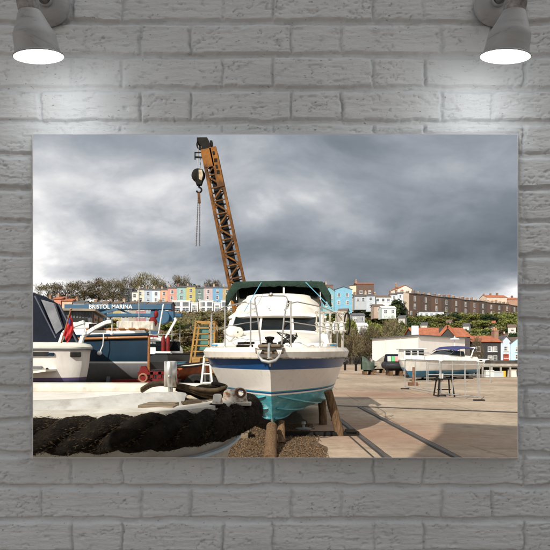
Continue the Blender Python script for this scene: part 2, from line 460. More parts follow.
paint, nt_, b_ = nodes('lamp_grey_wood')
n_ = noise_node(nt_, 14, 7, .7, stretch=(1, 1, 3.5), dist=1.5); r_ = ramp(nt_, n_.outputs[0], [(.3, (.24, .25, .26)), (.42, (.33, .345, .36)), (.65, (.37, .385, .4))])
nt_.links.new(r_.outputs[0], b_.inputs['Base Color']); b_.inputs['Roughness'].default_value = .45
knurl = mat('knurled_collar', (.42, .42, .42), .6, (.14, .14, .14), 60, bs=160, bd=.003, bstr=1)
inner, nti, bi_ = nodes('lamp_lit_inside'); bi_.inputs['Base Color'].default_value = (.9, .9, .9, 1)
bulbm, ntb, bb = nodes('lit_bulb'); bb.inputs['Emission Color'].default_value = (1, .98, .95, 1); bb.inputs['Emission Strength'].default_value = 3
def wall_lamp(pxd, pxs, label):
    dc = P(pxd, 10, WY); t = empty('wall_lamp', (dc.x, WY - .012, dc.z), label, 'wall lamp', group='spot lamps over the picture')
    rot = Matrix.Rotation(R(90), 3, 'X')
    m = MB(); m.lathe([(.001, .016), (.018, .017), (.030, .0165), (.037, .013), (.042, .010), (.0445, .006), (.045, 0)], (dc.x, WY - .012, dc.z), 48, rot=rot)
    m.build('mounting_disc', paint, t)
    m = MB(); m.lathe([(.0135, .017), (.0145, .021), (.0125, .024)], (dc.x, WY - .012, dc.z), 32, rot=rot)
    m.build('disc_boss', paint, t)
    d = .96; rc = P(pxs, 57, d)
    tilt = R(17); rt = Matrix.Rotation(-.8 * math.atan2(-rc.x, rc.y), 3, 'Z') @ Matrix.Rotation(tilt, 3, 'X')
    k = d / 500 * .92
    prof = [(25.6, 0), (26.2, .6), (25.6, 1.6), (23.8, 2.4), (22.6, 9), (22.0, 18), (21.6, 21.5), (20.2, 24), (15.5, 34), (11.6, 42.5), (11, 43.5)]
    inn = [(25.6, 0), (24.4, .5), (22.2, 6), (21.2, 18), (18.5, 25), (13, 36), (4, 41)]
    m = MB(); m.lathe([(a * k, z * k) for a, z in prof], rc, 56, rot=rt)
    sh = m.build('shade', paint, t)
    m = MB(); m.lathe([(a * k, z * k) for a, z in inn], rc, 48, rot=rt); m.build('inner_reflector', inner, sh)
    m = MB(); m.lathe([(10.9 * k, 43 * k), (11.2 * k, 44 * k), (11.2 * k, 62 * k), (10.2 * k, 63.5 * k), (10 * k, 90 * k), (.1 * k, 91 * k)], rc, 40, rot=rt)
    m.build('lamp_holder', knurl, t)
    top = Vector(rc) + rt @ Vector((0, 0, 66 * k))
    m = MB(); m.tube([Vector((dc.x, WY - .026, dc.z)), Vector((dc.x, WY - .04, dc.z + .004)), (Vector((dc.x, WY - .05, dc.z)) + top) / 2, top], .008, 12); m.build('swivel_arm', paint, t)
    # the bulb: frosted disc of a spot bulb, flush just inside the rim
    m = MB(); m.lathe([(23.2 * k, 2.6 * k), (18 * k, 1.7 * k), (9 * k, 1.2 * k), (.1 * k, 1.1 * k)], rc, 48, rot=rt)
    bl = m.build('bulb', bulbm, t)
    L = bpy.data.lights.new('lamp_bulb', 'POINT'); L.energy = .33; L.shadow_soft_size = .02; L.color = (1, .985, .96)
    lo = bpy.data.objects.new('lamp_light', L); col.objects.link(lo)
    aim = rt @ Vector((0, 0, -1)); pos = Vector(rc) + aim * .012
    lo.location = pos; lo.rotation_euler = aim.to_track_quat('-Z', 'Y').to_euler()
wall_lamp(52, 39, 'left one of the two grey spot lamps, on the crane side of the picture')
wall_lamp(492, 505, 'right one of the two grey spot lamps, above the dark cloud side')

# ================================================================ GROUND
def smooth(a, b, t):
    t = np.clip((t - a) / (b - a), 0, 1); return t * t * (3 - 2 * t)
def hill_z(x, y):
    x = np.asarray(x, float); y = np.asarray(y, float)
    right = smooth(-30, 60, x)
    s = smooth(128, 268, y)
    top = 27.5 * (1 - right) + 21.5 * right
    z = top * s ** .85
    z = z + .7 * np.sin(x * .11 + y * .05) * s + .5 * np.sin(x * .031 - y * .09 + 2) * s
    z = z + (-.25 * (1 - smooth(118, 130, y)))
    return z
def hz(x, y): return float(hill_z(x, y))

def ground():
    m, nt, b = nodes('yard_concrete')
    n = noise_node(nt, .28, 8, .6); r = ramp(nt, n.outputs[0], [(.34, (.26, .21, .16)), (.5, (.36, .295, .225)), (.66, (.45, .38, .295))])
    n2 = noise_node(nt, 3.5, 8, .72); r2 = ramp(nt, n2.outputs[0], [(.3, (.72, .7, .68)), (.6, (1.05, 1.04, 1.03))])
    o = mixc(nt, 1, r.outputs[0], r2.outputs[0], 'MULTIPLY')
    n3 = noise_node(nt, .12, 4, .5, stretch=(.5, 1, 1)); r3 = ramp(nt, n3.outputs[0], [(.48, (0, 0, 0)), (.62, (.55, .55, .55))])
    o = mixc(nt, r3.outputs[0], o, (.27, .135, .085))
    n4 = noise_node(nt, .9, 6, .75, stretch=(.35, 1, 1)); r4 = ramp(nt, n4.outputs[0], [(.58, (0, 0, 0)), (.7, (.5, .5, .5))])
    o = mixc(nt, r4.outputs[0], o, (.13, .1, .075))
    tc = N(nt, 'ShaderNodeTexCoord'); wn = noise_node(nt, 1.3, 4, .6)
    ad = N(nt, 'ShaderNodeVectorMath', operation='MULTIPLY_ADD'); nt.links.new(wn.outputs[1], ad.inputs[0]); ad.inputs[1].default_value = (.5, .5, 0); nt.links.new(tc.outputs['Object'], ad.inputs[2])
    vo = N(nt, 'ShaderNodeTexVoronoi', feature='DISTANCE_TO_EDGE'); vo.inputs['Scale'].default_value = .3; nt.links.new(ad.outputs[0], vo.inputs['Vector'])
    vr = ramp(nt, vo.outputs['Distance'], [(.002, (.55, .52, .48)), (.008, (1, 1, 1))])
    cm = noise_node(nt, .35, 3, .5); cmr = ramp(nt, cm.outputs[0], [(.56, (0, 0, 0)), (.64, (.8, .8, .8))])
    o = mixc(nt, 1, o, mixc(nt, cmr.outputs[0], (1, 1, 1), vr.outputs[0]), 'MULTIPLY')
    br = N(nt, 'ShaderNodeTexBrick'); br.inputs['Scale'].default_value = .075; br.inputs['Mortar Size'].default_value = .0028; br.inputs['Mortar Smooth'].default_value = .3; br.inputs['Bias'].default_value = 0
    br.inputs['Color1'].default_value = (.92, .91, .9, 1); br.inputs['Color2'].default_value = (1.08, 1.07, 1.06, 1); br.inputs['Mortar'].default_value = (.5, .46, .42, 1); nt.links.new(tc.outputs['Object'], br.inputs['Vector'])
    o = mixc(nt, .6, o, br.outputs['Color'], 'MULTIPLY')
    sp_ = noise_node(nt, 38, 6, .8); spr = ramp(nt, sp_.outputs[0], [(.33, (.6, .58, .55)), (.46, (1, 1, 1)), (.62, (1, 1, 1)), (.72, (1.25, 1.22, 1.18))])
    o = mixc(nt, .8, o, spr.outputs[0], 'MULTIPLY')
    st_ = noise_node(nt, .55, 5, .6); str_ = ramp(nt, st_.outputs[0], [(.62, (0, 0, 0)), (.7, (.6, .6, .6))])
    o = mixc(nt, str_.outputs[0], o, (.1, .08, .06))
    nt.links.new(o, b.inputs['Base Color']); b.inputs['Roughness'].default_value = .9; b.inputs['Specular IOR Level'].default_value = .25
    bn = noise_node(nt, 25, 6, .7); bump(nt, b, bn.outputs[0], .5, .01)
    g = MB(); g.add([(-900, -300, 0), (900, -300, 0), (900, 125, 0), (-900, 125, 0)], [(0, 1, 2, 3)])
    tag(g.build('yard_ground', m, fix=False), kind='structure')
    # earth and wood chip patch under the cruiser and workboat
    m2, nt, b = nodes('brown_earth')
    n = noise_node(nt, 9, 8, .75); r = ramp(nt, n.outputs[0], [(.32, (.055, .035, .02)), (.5, (.13, .08, .045)), (.68, (.24, .16, .09))])
    nt.links.new(r.outputs[0], b.inputs['Base Color']); b.inputs['Roughness'].default_value = .95
    bn = noise_node(nt, 22, 7, .75); bump(nt, b, bn.outputs[0], 1, .06)
    g = MB(); pts = []
    out = [(-9, 5), (-.2, 5.5), (.25, 8.6), (.95, 9.2), (1.05, 10.2), (.85, 11.5), (.9, 14), (.6, 18), (-1, 20), (-9, 20)]
    for i in range(len(out)):
        a = Vector((*out[i], 0)); c = Vector((*out[(i + 1) % len(out)], 0)); k = 14
        for j in range(k):
            p = a.lerp(c, j / k); q = mnoise.noise(p * 1.7) * .07; pts.append((p.x + q, p.y + q, .004))
    g.add(pts, [tuple(range(len(pts)))]); tag(g.build('earth_patch', m2, fix=False), kind='structure')
    C = []
    while len(C) < 32000:
        x = random.uniform(-3.2, 1.0); y = random.uniform(7.5, 13.5)
        if mnoise.noise(Vector((x * 1.5, y * 1.5, 0))) > -.6 + (.5 if x > .8 else 0): C.append((x, y, .012 + random.random() * .012))
    V, F = cards(np.array(C), .019, 1.8)
    V[:, 2] = np.maximum(V[:, 2], .006)
    tag(np_mesh('wood_chips', V, F, [mat('chips', (.2, .125, .065), .9, (.05, .032, .018), 25)]), kind='stuff')
    # slipway rails let into the concrete
    dk = mat('rail_slot', (.035, .03, .025), .9); st = mat('worn_rail_steel', (.12, .1, .085), .5, (.06, .045, .035), 6, metal=.4)
    for x0, y0, x1, y1, w in ((2.16, 6, 1.86, 14.6, .17), (1.92, 6, 1.62, 14.4, .04), (3.52, 4, 3.02, 18.0, .2), (2.2, 18.4, 9.5, 15.6, .3), (-8, 22.6, 2.2, 18.4, .22), (1.9, 21, 26, 24, .05), (6.6, 4, 9.5, 16, .03)):
        g = MB(); d = Vector((x1 - x0, y1 - y0, 0)).normalized(); n = Vector((-d.y, d.x, 0)) * w / 2
        A = Vector((x0, y0, .008)); B = Vector((x1, y1, .008)); K = 24; L = []; Rr = []
        for i in range(K + 1):
            p = A.lerp(B, i / K); j = 1 + .25 * mnoise.noise(p * 3)
            L.append(p - n * j); Rr.append(p + n * j)
        g.grid([L, Rr], 0, False)
        if w > .1:
            g.grid([[p + n * .25 + Vector((0, 0, .004)) for p in L], [p - n * .55 + Vector((0, 0, .004)) for p in Rr]], 1, False)
        tag(g.build('slipway_rail', [dk, st], fix=False), kind='structure')
    # hill
    xs = np.concatenate([np.linspace(-900, -200, 30), np.linspace(-190, 240, 130), np.linspace(250, 900, 30)])
    ys = np.concatenate([np.linspace(116, 300, 70), np.linspace(306, 900, 20)])
    X, Y = np.meshgrid(xs, ys); Z = hill_z(X, Y) - .02
    n_x, n_y = len(xs), len(ys); V = np.stack([X, Y, Z], -1).reshape(-1, 3)
    idx = np.arange(n_x * n_y).reshape(n_y, n_x)
    F = np.stack([idx[:-1, :-1], idx[:-1, 1:], idx[1:, 1:], idx[1:, :-1]], -1).reshape(-1, 4)
    m3, nt, b = nodes('hill_ground')
    n = noise_node(nt, .09, 6, .65); r = ramp(nt, n.outputs[0], [(.35, (.035, .04, .015)), (.5, (.075, .07, .025)), (.66, (.12, .12, .035))])
    nt.links.new(r.outputs[0], b.inputs['Base Color']); b.inputs['Roughness'].default_value = .95
    tag(np_mesh('hill', V, F, [m3], smooth=True), kind='structure')
ground()

# ================================================================ TREES AND SCRUB
def crown_pts(n_cl, per, rad, cl_r, flat=.75, bottom=-.4):
    C = []
    for _ in range(n_cl):
        while True:
            p = rng.normal(size=3); p /= np.linalg.norm(p); p *= rng.uniform(.35, 1) ** .5
            if p[2] > bottom: break
        c = p * np.array([rad, rad, rad * flat]) * rng.uniform(.8, 1.12)
        k = cl_r * rng.uniform(.6, 1.25)
        q = rng.normal(size=(per, 3)); q /= np.linalg.norm(q, axis=1)[:, None]; q *= (rng.uniform(.3, 1, per) ** .4)[:, None]
        C.append(c + q * k * np.array([1, 1, .75]))
    return np.concatenate(C)
def limb_mesh(H, r, spread, n=6, seed=0):
    rd = random.Random(seed); m = MB()
    m.tube([(0, 0, -.6), (.05, 0, H * .2), (.1, .08, H * .42), (.05, .1, H * .7)], [r * 1.25, r, r * .75, r * .25], 8)
    for i in range(n):
        a = rd.uniform(0, 6.28); h = H * rd.uniform(.25, .55); s = spread * rd.uniform(.5, .9)
        p0 = Vector((.05, .03, h)); p2 = Vector((math.cos(a) * s, math.sin(a) * s, h + H * rd.uniform(.2, .38)))
        p1 = p0.lerp(p2, .5) + Vector((0, 0, .1 * H)); m.tube([p0, p1, p2], [r * .5, r * .32, r * .1], 6)
    return m
proto_tree = {}
def make_tree(kind, name, label, cat):
    """trees 8 m tall, crown centre at 5 m"""
    t = empty(name, (0, 0, 0), label, cat)
    tm = limb_mesh(7, .22, 2.6, 7, hash(kind) % 7).build('trunk', M['bark'], t, local=True)
    if kind.startswith('leaf'):
        C = crown_pts(46, 62, 3.0, 1.0); C[:, 2] += 4.8
        V, F = cards(C, .42, 1.3); mt = M['leafgreen'] if kind == 'leafa' else M['leafdark']
    elif kind == 'ever':
        C = crown_pts(60, 70, 2.7, .9, .9, -.8); C[:, 2] += 4.6
        V, F = cards(C, .36, 1.3); mt = M['evergreen']
    elif kind == 'scrub':
        C = crown_pts(40, 60, 3.4, 1.0, .75, -.5); C[:, 2] += 3.2
        V, F = cards(C, .4, 2.4); mt = M['scrub']
    else:
        C = crown_pts(60, 42, 3.3, 1.15, 1.15, -.9); C[:, 2] += 4.3
        ax = C - np.array([0, 0, 2.5]); ax /= np.linalg.norm(ax, axis=1)[:, None]
        V, F = cards(C, .085, 12, axis=ax * .7); mt = M['twig']
    np_mesh('crown', V, F, [mt], t)
    return t
def place_tree(kind, name, x, y, h, w, label, group, cat='tree', z=None):
    key = kind
    if key not in proto_tree: proto_tree[key] = make_tree(kind, name, label, cat); o = proto_tree[key]
    else:
        o = copy_tree(proto_tree[key])
    o.name = name
    o.location = (x, y, (hz(x, y) if z is None else z)); o.rotation_euler.z = random.uniform(0, 6.28)
    o.scale = (w / 7, w / 7, h / 8)
    tag(o, label, cat, group); return o

# bare trees along the left skyline (photo x, top y, distance, width px)
for px, ty, d, wpx, lab in ((48, 284, 262, 26, 'brown bare tree at the far left end of the skyline'), (66, 283, 265, 26, 'low bare brown tree, second from the left end of the skyline'),
                       (84, 282, 258, 28, 'wide twiggy tree above the blue gantry sign end'), (99, 279, 262, 26, 'twiggy bare tree over the boatyard gantry lettering'),
                       (113, 281, 255, 22, 'short dark bare tree left of the grey slate house'), (128, 278, 285, 24, 'round bare tree rising behind the grey slate house'), (147, 273, 282, 24, 'tallest bare tree behind the cream houses'),
                       (158, 279, 286, 17, 'small bare tree behind the pale blue houses'), (180, 276, 288, 22, 'pale twiggy tree behind the aqua house'), (214, 280, 290, 22, 'low bare tree behind the mauve house')):
    x = (px - 275) / 500 * d; zt = EYE + (354 - ty) / 500 * d; zb = hz(x, d)
    place_tree('twig', 'bare_tree', x, d, zt - zb + .4, wpx / 500 * d * 1.25, lab, 'trees along the left skyline')
x_ = (397 - 275) / 500 * 205
place_tree('ever', 'evergreen_tree', x_, 205, 25.2 - hz(x_, 205), 9, 'dark evergreen tree in front of the sunlit gable of the terrace', 'dark trees by the terrace gable')
x_ = (389 - 275) / 500 * 195
place_tree('leafb', 'dark_green_tree', x_, 195, 22.2 - hz(x_, 195), 8, 'dark green tree below the white cottages on the hill', 'dark trees by the terrace gable')
x = (196.5 - 275) / 500 * 280
place_tree('ever', 'evergreen_tree', x, 280, 41.6 - hz(x, 280), 9, 'dark green round tree rising between the yellow and grey green houses', 'trees along the left skyline')
for px, ty, d, w in ((308, 279, 220, 18), (324, 281, 232, 16)):
    x = (px - 275) / 500 * d; place_tree('ever', 'evergreen_tree', x, d, EYE + (354 - ty) / 500 * d - hz(x, d), w / 500 * d, 'dark tree behind the green canvas of the cruiser', 'dark trees behind the cruiser canopy')

# trees on the right-hand hillside
def in_view_px(x, y): return x / y * 500 + 275
cnt = 0; spots = []
rt = random.Random(3)
sizes = [('leafa', 'green_tree'), ('leafb', 'dark_green_tree'), ('scrub', 'brown_tree'), ('ever', 'evergreen_tree')]
tries = 0
while cnt < 190 and tries < 6000:
    tries += 1
    d = rt.uniform(132, 238); px = rt.uniform(318, 521)
    x = (px - 275) / 500 * d
    if any((x - a) ** 2 + (d - b) ** 2 < 16 for a, b in spots): continue
    spots.append((x, d)); cnt += 1
    k = rt.choices([0, 1, 2, 3], [5, 3, 2.2 if px < 420 else .7, 1.6])[0]; kind, nm = sizes[k]
    h = rt.uniform(3.2, 6.2); w = h * rt.uniform(.95, 1.5)
    zt = hz(x, d) + h
    py = 354 - (zt - EYE) / d * 500
    lim = 313 if px > 402 else 303
    if py < lim: h = max(2.2, EYE + (354 - lim) / 500 * d - hz(x, d))
    word = {0: 'bushy green tree', 1: 'dark green bushy tree', 2: 'brown leafless bushy tree', 3: 'small dark evergreen tree'}[k]
    where = 'the brown brick terrace' if px > 402 else 'the blue and white hill houses'
    place_tree(kind, nm, x, d, h, w, f'{word} on the slope below {where}', f'{word}s on the slope below {where}')
# brown scrub trees on the left slope
spots = []; cnt = 0; tries = 0
while cnt < 75 and tries < 4000:
    tries += 1
    d = rt.uniform(122, 205); px = rt.uniform(30, 330)
    x = (px - 275) / 500 * d
    if any((x - a) ** 2 + (d - b) ** 2 < 14 for a, b in spots): continue
    spots.append((x, d)); cnt += 1
    h = rt.uniform(3.5, 6.5); py = 354 - (hz(x, d) + h - EYE) / d * 500
    if py < 314: h = max(2.0, EYE + (354 - 314) / 500 * d - hz(x, d))
    k = rt.choices([0, 1], [6, 1])[0]
    place_tree(('scrub', 'leafa')[k], ('brown_tree', 'green_tree')[k], x, d, h, h * rt.uniform(1.1, 1.7), ('brown leafless bush on the bank below the white modern houses', 'green bush on the bank below the white modern houses')[k], ('brown bushes on the bank', 'green bushes on the bank')[k])
for px, ty, d, w, lab in ((392, 316, 84, 24, 'brown bare willow behind the white warehouse end'), (350, 327, 90, 26, 'brown bushy bare tree left of the white warehouse'), (334, 329, 86, 20, 'brown bare tree behind the wire fender rack'),
                      (369, 325, 98, 24, 'tall brown bushy tree just behind the white warehouse left end'), (477, 336, 80, 12, 'brown shrub between warehouse and black building')):
    x = (px - 275) / 500 * d; place_tree('twig', 'bare_tree', x, d, EYE + (354 - ty) / 500 * d, w / 500 * d, lab, 'trees near the warehouse', z=0)
for px, ty, d, w, k, lab in ((326, 320, 128, 18, 'scrub', 'brown bush behind the fender rack of the cruiser'), (341, 321, 126, 20, 'leafb', 'dark green bush between the fender rack and the warehouse'), (357, 320, 124, 22, 'scrub', 'broad brown bush in front of the pale long building'),
                       (374, 318, 128, 20, 'leafa', 'green bush just above the left end of the warehouse roof'), (386, 321, 124, 18, 'scrub', 'brown bush above the middle of the warehouse roof'), (400, 317, 130, 20, 'leafb', 'dark green bush left of the white roof sign board'), (407, 322, 122, 16, 'leafa', 'light green bush touching the roof sign board'), (350, 314, 140, 16, 'leafa', 'green bush below the low grey shed')):
    x = (px - 275) / 500 * d; place_tree(k, {'scrub': 'brown_tree', 'leafa': 'green_tree', 'leafb': 'dark_green_tree'}[k], x, d, EYE + (354 - ty) / 500 * d - hz(x, d), w / 500 * d, lab, 'bushes above the warehouse')
def scrub_cover():
    n = 52000
    y = rng.uniform(120, 262, n); px = rng.uniform(-20, 570, n); x = (px - 275) / 500 * y
    # clumped
    cx = np.round(x / 3.2 + .3 * np.sin(y)) * 3.2; cy = np.round(y / 3.2) * 3.2
    x = cx + rng.normal(size=n) * 1.0; y = cy + rng.normal(size=n) * 1.0
    h = np.abs(rng.normal(size=n)) * .55
    z = hill_z(x, y) + h * (1 + .6 * np.sin(cx * 3.3 + cy * 1.7))
    V, F = cards(np.stack([x, y, z], -1), .55, 1.5)
    r = x / y * 500 + 275 > 318
    q = np.repeat(r, 4)
    def sub(mask, nm, mt):
        Fm = F[mask]; u = np.unique(Fm); remap = np.zeros(len(V), int); remap[u] = np.arange(len(u))
        tag(np_mesh(nm, V[u], remap[Fm], [mt]), kind='stuff')
    sub(r, 'hillside_undergrowth', M['leafgreen']); sub(~r, 'bank_undergrowth', M['scrub'])
scrub_cover()
for o in [k for k in col.objects if k.get('category') == 'tree' and k.name.startswith(('x'))]: pass

# ================================================================ HOUSES
wallm = {}
def wm(c, name='render'):
    key = tuple(round(k, 3) for k in c)
    if key not in wallm: wallm[key] = mat('%s_wall' % name, c, .85, tuple(k * .86 for k in c), .7)
    return wallm[key]
def window_obj(parent, A, ux, n, cx, cz, w, h, fr=.09, glass=None, bar=True):
    """A origin, ux along facade, n outward normal; window is one mesh with frame + panes"""
    m = MB()
    c = A + ux * cx + Vector((0, 0, cz))
    def slab(w_, h_, t0, t1, mi, oz=0, ox=0):
        cc = c + ux * ox + Vector((0, 0, oz)) + n * ((t0 + t1) / 2)
        rot = Matrix((ux, n, Vector((0, 0, 1)))).transposed()
        m.box(cc, (w_, t1 - t0, h_), rot, mi)
    slab(w + fr * 2, h + fr * 2, -.02, .05, 0); slab(w, h, .05, .075, 1)
    if bar:
        slab(w, .07, .075, .1, 0)
        if random.random() < .6: slab(.07, h, .075, .1, 0)
        if random.random() < .35: slab(w * .3, h * .96, .075, .08, 2, 0, w * .33 * random.choice((-1, 1)))
        elif random.random() < .3: slab(w * .94, h * random.uniform(.25, .5), .075, .08, 2, h * .24)
    slab(w + .3, .1, -.02, .16, 0, -h / 2 - fr - .05)
    return m.build('window', [M['frame'], glass or M['winglass'], M['curtain']], parent, fix=False)
def house(name, label, a, b, z0, z1, depth, wall, roofm, rise=1.6, rows=2, cols=1, ww=1.0, wh=1.4, group=None, roof='side', chim=1, cat='house', door=None, wins=None, over=.25, zrow=None, frm=.09, eave=True):
    """a,b: plan points (x,y) of the front wall's ends as seen left to right; building goes back by depth"""
    A = Vector((a[0], a[1], 0)); B = Vector((b[0], b[1], 0)); ux = (B - A).normalized(); W = (B - A).length
    bk = Vector((-ux.y, ux.x, 0))
    if bk.y < 0: bk = -bk
    n = -bk
    t = empty(name, ((A.x + B.x) / 2, (A.y + B.y) / 2, z0), label, cat, group=group)
    m = MB(); up = Vector((0, 0, 1))
    base = [A, B, B + bk * depth, A + bk * depth]
    m.add([p + up * z0 for p in base] + [p + up * z1 for p in base], [(0, 1, 5, 4), (1, 2, 6, 5), (2, 3, 7, 6), (3, 0, 4, 7), (0, 3, 2, 1), (4, 5, 6, 7)])
    if roof == 'side':   # ridge along facade, gables at the ends
        for e, s in ((A, 1), (B, -1)):
            m.add([e + up * z1, e + bk * depth + up * z1, e + bk * depth / 2 + up * (z1 + rise)], [(0, 1, 2)])
    if roof == 'front':
        for e in (A, A + bk * depth):
            m.add([e + up * z1, e + ux * W + up * z1, e + ux * W / 2 + up * (z1 + rise)], [(0, 1, 2)])
    m.build('wall', wall, t, fix=False)
    m = MB(); o = over; th = .15
    def slab(p):
        q = [Vector(k) + up * th for k in p]; m.add(list(p) + q, [(0, 1, 2, 3), (7, 6, 5, 4), (0, 4, 5, 1), (1, 5, 6, 2), (2, 6, 7, 3), (3, 7, 4, 0)])
    if roof == 'side':
        r0 = A - ux * o + bk * depth / 2 + up * (z1 + rise); r1 = B + ux * o + bk * depth / 2 + up * (z1 + rise)
        k = o * rise / (depth / 2)
        slab([A - ux * o - bk * o + up * (z1 - k), B + ux * o - bk * o + up * (z1 - k), r1, r0]); slab([r0, r1, B + ux * o + bk * (depth + o) + up * (z1 - k), A - ux * o + bk * (depth + o) + up * (z1 - k)])
    elif roof == 'front':
        r0 = A + ux * W / 2 - bk * o + up * (z1 + rise); r1 = A + ux * W / 2 + bk * (depth + o) + up * (z1 + rise)
        k = o * rise / (W / 2)
        slab([A - ux * o - bk * o + up * (z1 - k), r0, r1, A - ux * o + bk * (depth + o) + up * (z1 - k)]); slab([r0, B + ux * o - bk * o + up * (z1 - k), B + ux * o + bk * (depth + o) + up * (z1 - k), r1])
    else:
        c = (A + B + bk * depth) / 2 + up * (z1 + .12); rot = Matrix((ux, bk, up)).transposed()
        m.box(c, (W + .3, depth + .3, .24), rot)
    rf = m.build('roof', roofm, t, fix=False)
    for i in range(chim):
        m = MB(); rot = Matrix((ux, bk, up)).transposed()
        zc = z1 + (rise if roof != 'flat' else 0) + .2
        c = A + ux * (W * ((i + .08) / max(1, chim) if chim > 1 else .06)) + bk * depth * (.5 if roof == 'side' else .35) + up * zc
        hh = random.uniform(.45, 1.0); ww_ = random.uniform(.6, .95)
        m.box(c + up * (hh - 1), (ww_, 1.4, 2.0), rot, 0); m.box(c + up * (hh + .04), (ww_ + .15, 1.55, .14), rot, 0)
        for k in random.sample((-.5, -.17, .17, .5), random.randint(1, 4)): m.box(c + bk * k + up * (hh + .3), (.22, .22, .42), rot, 1)
        m.build('chimney', [wm(random.choice(((.26, .16, .11), (.4, .33, .26), (.2, .13, .1), (.3, .2, .14))), 'chimney_brick'), wm(random.choice(((.45, .22, .12), (.55, .42, .3))), 'chimney_pot')], rf, fix=False)
    H = z1 - z0
    if wins is None:
        wins = []
        for r in range(rows):
            for c in range(cols):
                zz = (z1 - z0) - (r + .5) * (min(H, rows * 2.9) / rows) if zrow is None else zrow[r]
                wins.append((W * (c + .5) / cols, zz, ww, wh))
    for cx, cz, w_, h_ in wins: window_obj(t, A + up * z0, ux, n, cx, cz, w_, h_, frm)
    if door:
        m = MB(); rot = Matrix((ux, n, up)).transposed(); m.box(A + ux * door[0] + up * (z0 + 1.05) + n * .04, (1.0, .12, 2.1), rot); m.build('door', wm(door[1], 'door'), t, fix=False)
    return t
def xy(px, d): return ((px - 275) / 500 * d, d)

# coloured terrace on the left ridge
D1 = 258
row = [(120, 132, 289, (.12, .13, .14), 'dark grey slate faced'), (132, 137.2, 292, (.72, .7, .64), 'narrow off-white'), (137.2, 144.2, 289.8, (.74, .66, .48), 'cream'), (144.2, 152, 290, (.42, .53, .68), 'powder blue'), (152, 160, 290.2, (.6, .7, .78), 'very pale blue'),
       (160, 167.4, 289.8, (.72, .36, .2), 'orange'), (167.4, 176.6, 288.2, (.66, .28, .22), 'salmon pink'), (176.6, 186, 287.6, (.26, .5, .48), 'aqua'), (186, 195.5, 286.8, (.56, .46, .1), 'yellow'),
       (195.5, 203.5, 288.2, (.14, .24, .22), 'dark grey green'), (203.5, 212.5, 288, (.56, .4, .43), 'mauve pink'), (212.5, 222.6, 287.8, (.12, .36, .6), 'bright sky blue'), (222.6, 232, 288, (.5, .36, .16), 'mustard'), (232, 243, 288.5, (.6, .58, .5), 'stone white')]
for i, (a, b, ty, c, w) in enumerate(row):
    g_ = sum(c) / 3; c = tuple((k * .78 + g_ * .22) * .88 for k in c)
    z1 = EYE + (354 - ty) / 500 * D1; z0 = 27
    house('terraced_house', f'{w} terraced house in the coloured row on the left ridge', xy(a, D1), xy(b - .02, D1), z0, z1, 8, wm(c), M['slate'], 1.1, 3, 1 if b - a < 8.5 else 1, 1.35, 1.7, 'coloured terraced houses on the left ridge', chim=1, zrow=[z1 - z0 - 1.9, z1 - z0 - 5.0, z1 - z0 - 7.9])
# white modern flats beneath them
D2 = 214
for a, b, t_, k in ((172.5, 190, 301, 2), (191, 198, 303, 1), (199, 213.2, 300.5, 2), (214, 220.4, 303, 1), (221, 237, 300.5, 2)):
    z1 = EYE + (354 - t_) / 500 * D2; z0 = EYE + (354 - 312) / 500 * D2 - .8
    W = (b - a) / 500 * D2; wl = [((i + .5) * W / k, z, W / k * .7, 1.55) for i in range(k) for z in (1.9, 4.2)] if k > 1 else [(W / 2, 1.7, W * .7, 1.3), (W / 2, 3.3, W * .6, .7)]
    side = {172.5: 'left end block', 191: 'low link left of the middle block', 199: 'middle block', 214: 'low link right of the middle block', 221: 'right end block beside the cruiser'}[a]
    house('modern_house', f'white flat-roofed modern house, {side}', xy(a, D2), xy(b, D2), z0, z1, 9, wm((.78, .78, .76)), M['white'], 0, group='white modern houses', roof='flat', chim=0, wins=wl)
g = MB(); a = P(170, 313.2, D2 - 3); b = P(240, 313.2, D2 - 3); g.box(((a.x + b.x) / 2, D2 - 3, a.z - .7), (b.x - a.x, .5, 2.2)); tag(g.build('garden_wall', wm((.16, .1, .08), 'brick')), 'long low brown brick wall under the white modern houses', 'wall')
# lower row seen through the gantry
D3 = 176
lows = [(92, 101, 301, (.5, .3, .2), 'terracotta'), (101, 108, 300, (.62, .6, .55), 'off-white'), (108, 113, 302, (.2, .2, .2), 'charcoal'), (113, 121, 300.5, (.65, .5, .16), 'ochre yellow'), (121, 129, 301.5, (.66, .64, .6), 'chalk white'), (129, 136, 300.5, (.55, .45, .36), 'beige'), (136, 146, 301, (.6, .24, .26), 'raspberry pink'), (146, 157, 301.5, (.4, .5, .62), 'grey blue'), (157, 171, 301, (.24, .09, .06), 'dark red brick')]
for i, (a, b, ty, c, w) in enumerate(lows):
    g_ = sum(c) / 3; c = tuple((k * .7 + g_ * .3) * .7 for k in c)
    z1 = EYE + (354 - ty - 3) / 500 * D3; z0 = hz(*xy((a + b) / 2, D3)) - 1.5
    W = (b - a) / 500 * D3
    house('small_house', f'{w} small house behind the blue gantry beams', xy(a, D3), xy(b - .1, D3), z0, z1, 7, wm(c), M['brownroof'] if i % 2 else M['slate'], 1.0, 2, 1, 1.1, 1.3, 'small houses behind the gantry', chim=1 if i % 2 == 0 else 0, wins=[(W * .3, z1 - z0 - 1.6, .9, 1.2), (W * .7, z1 - z0 - 1.6, .9, 1.2), (W * .3, z1 - z0 - 4.2, .9, 1.2), (W * .7, z1 - z0 - 4.2, .9, 1.2)])
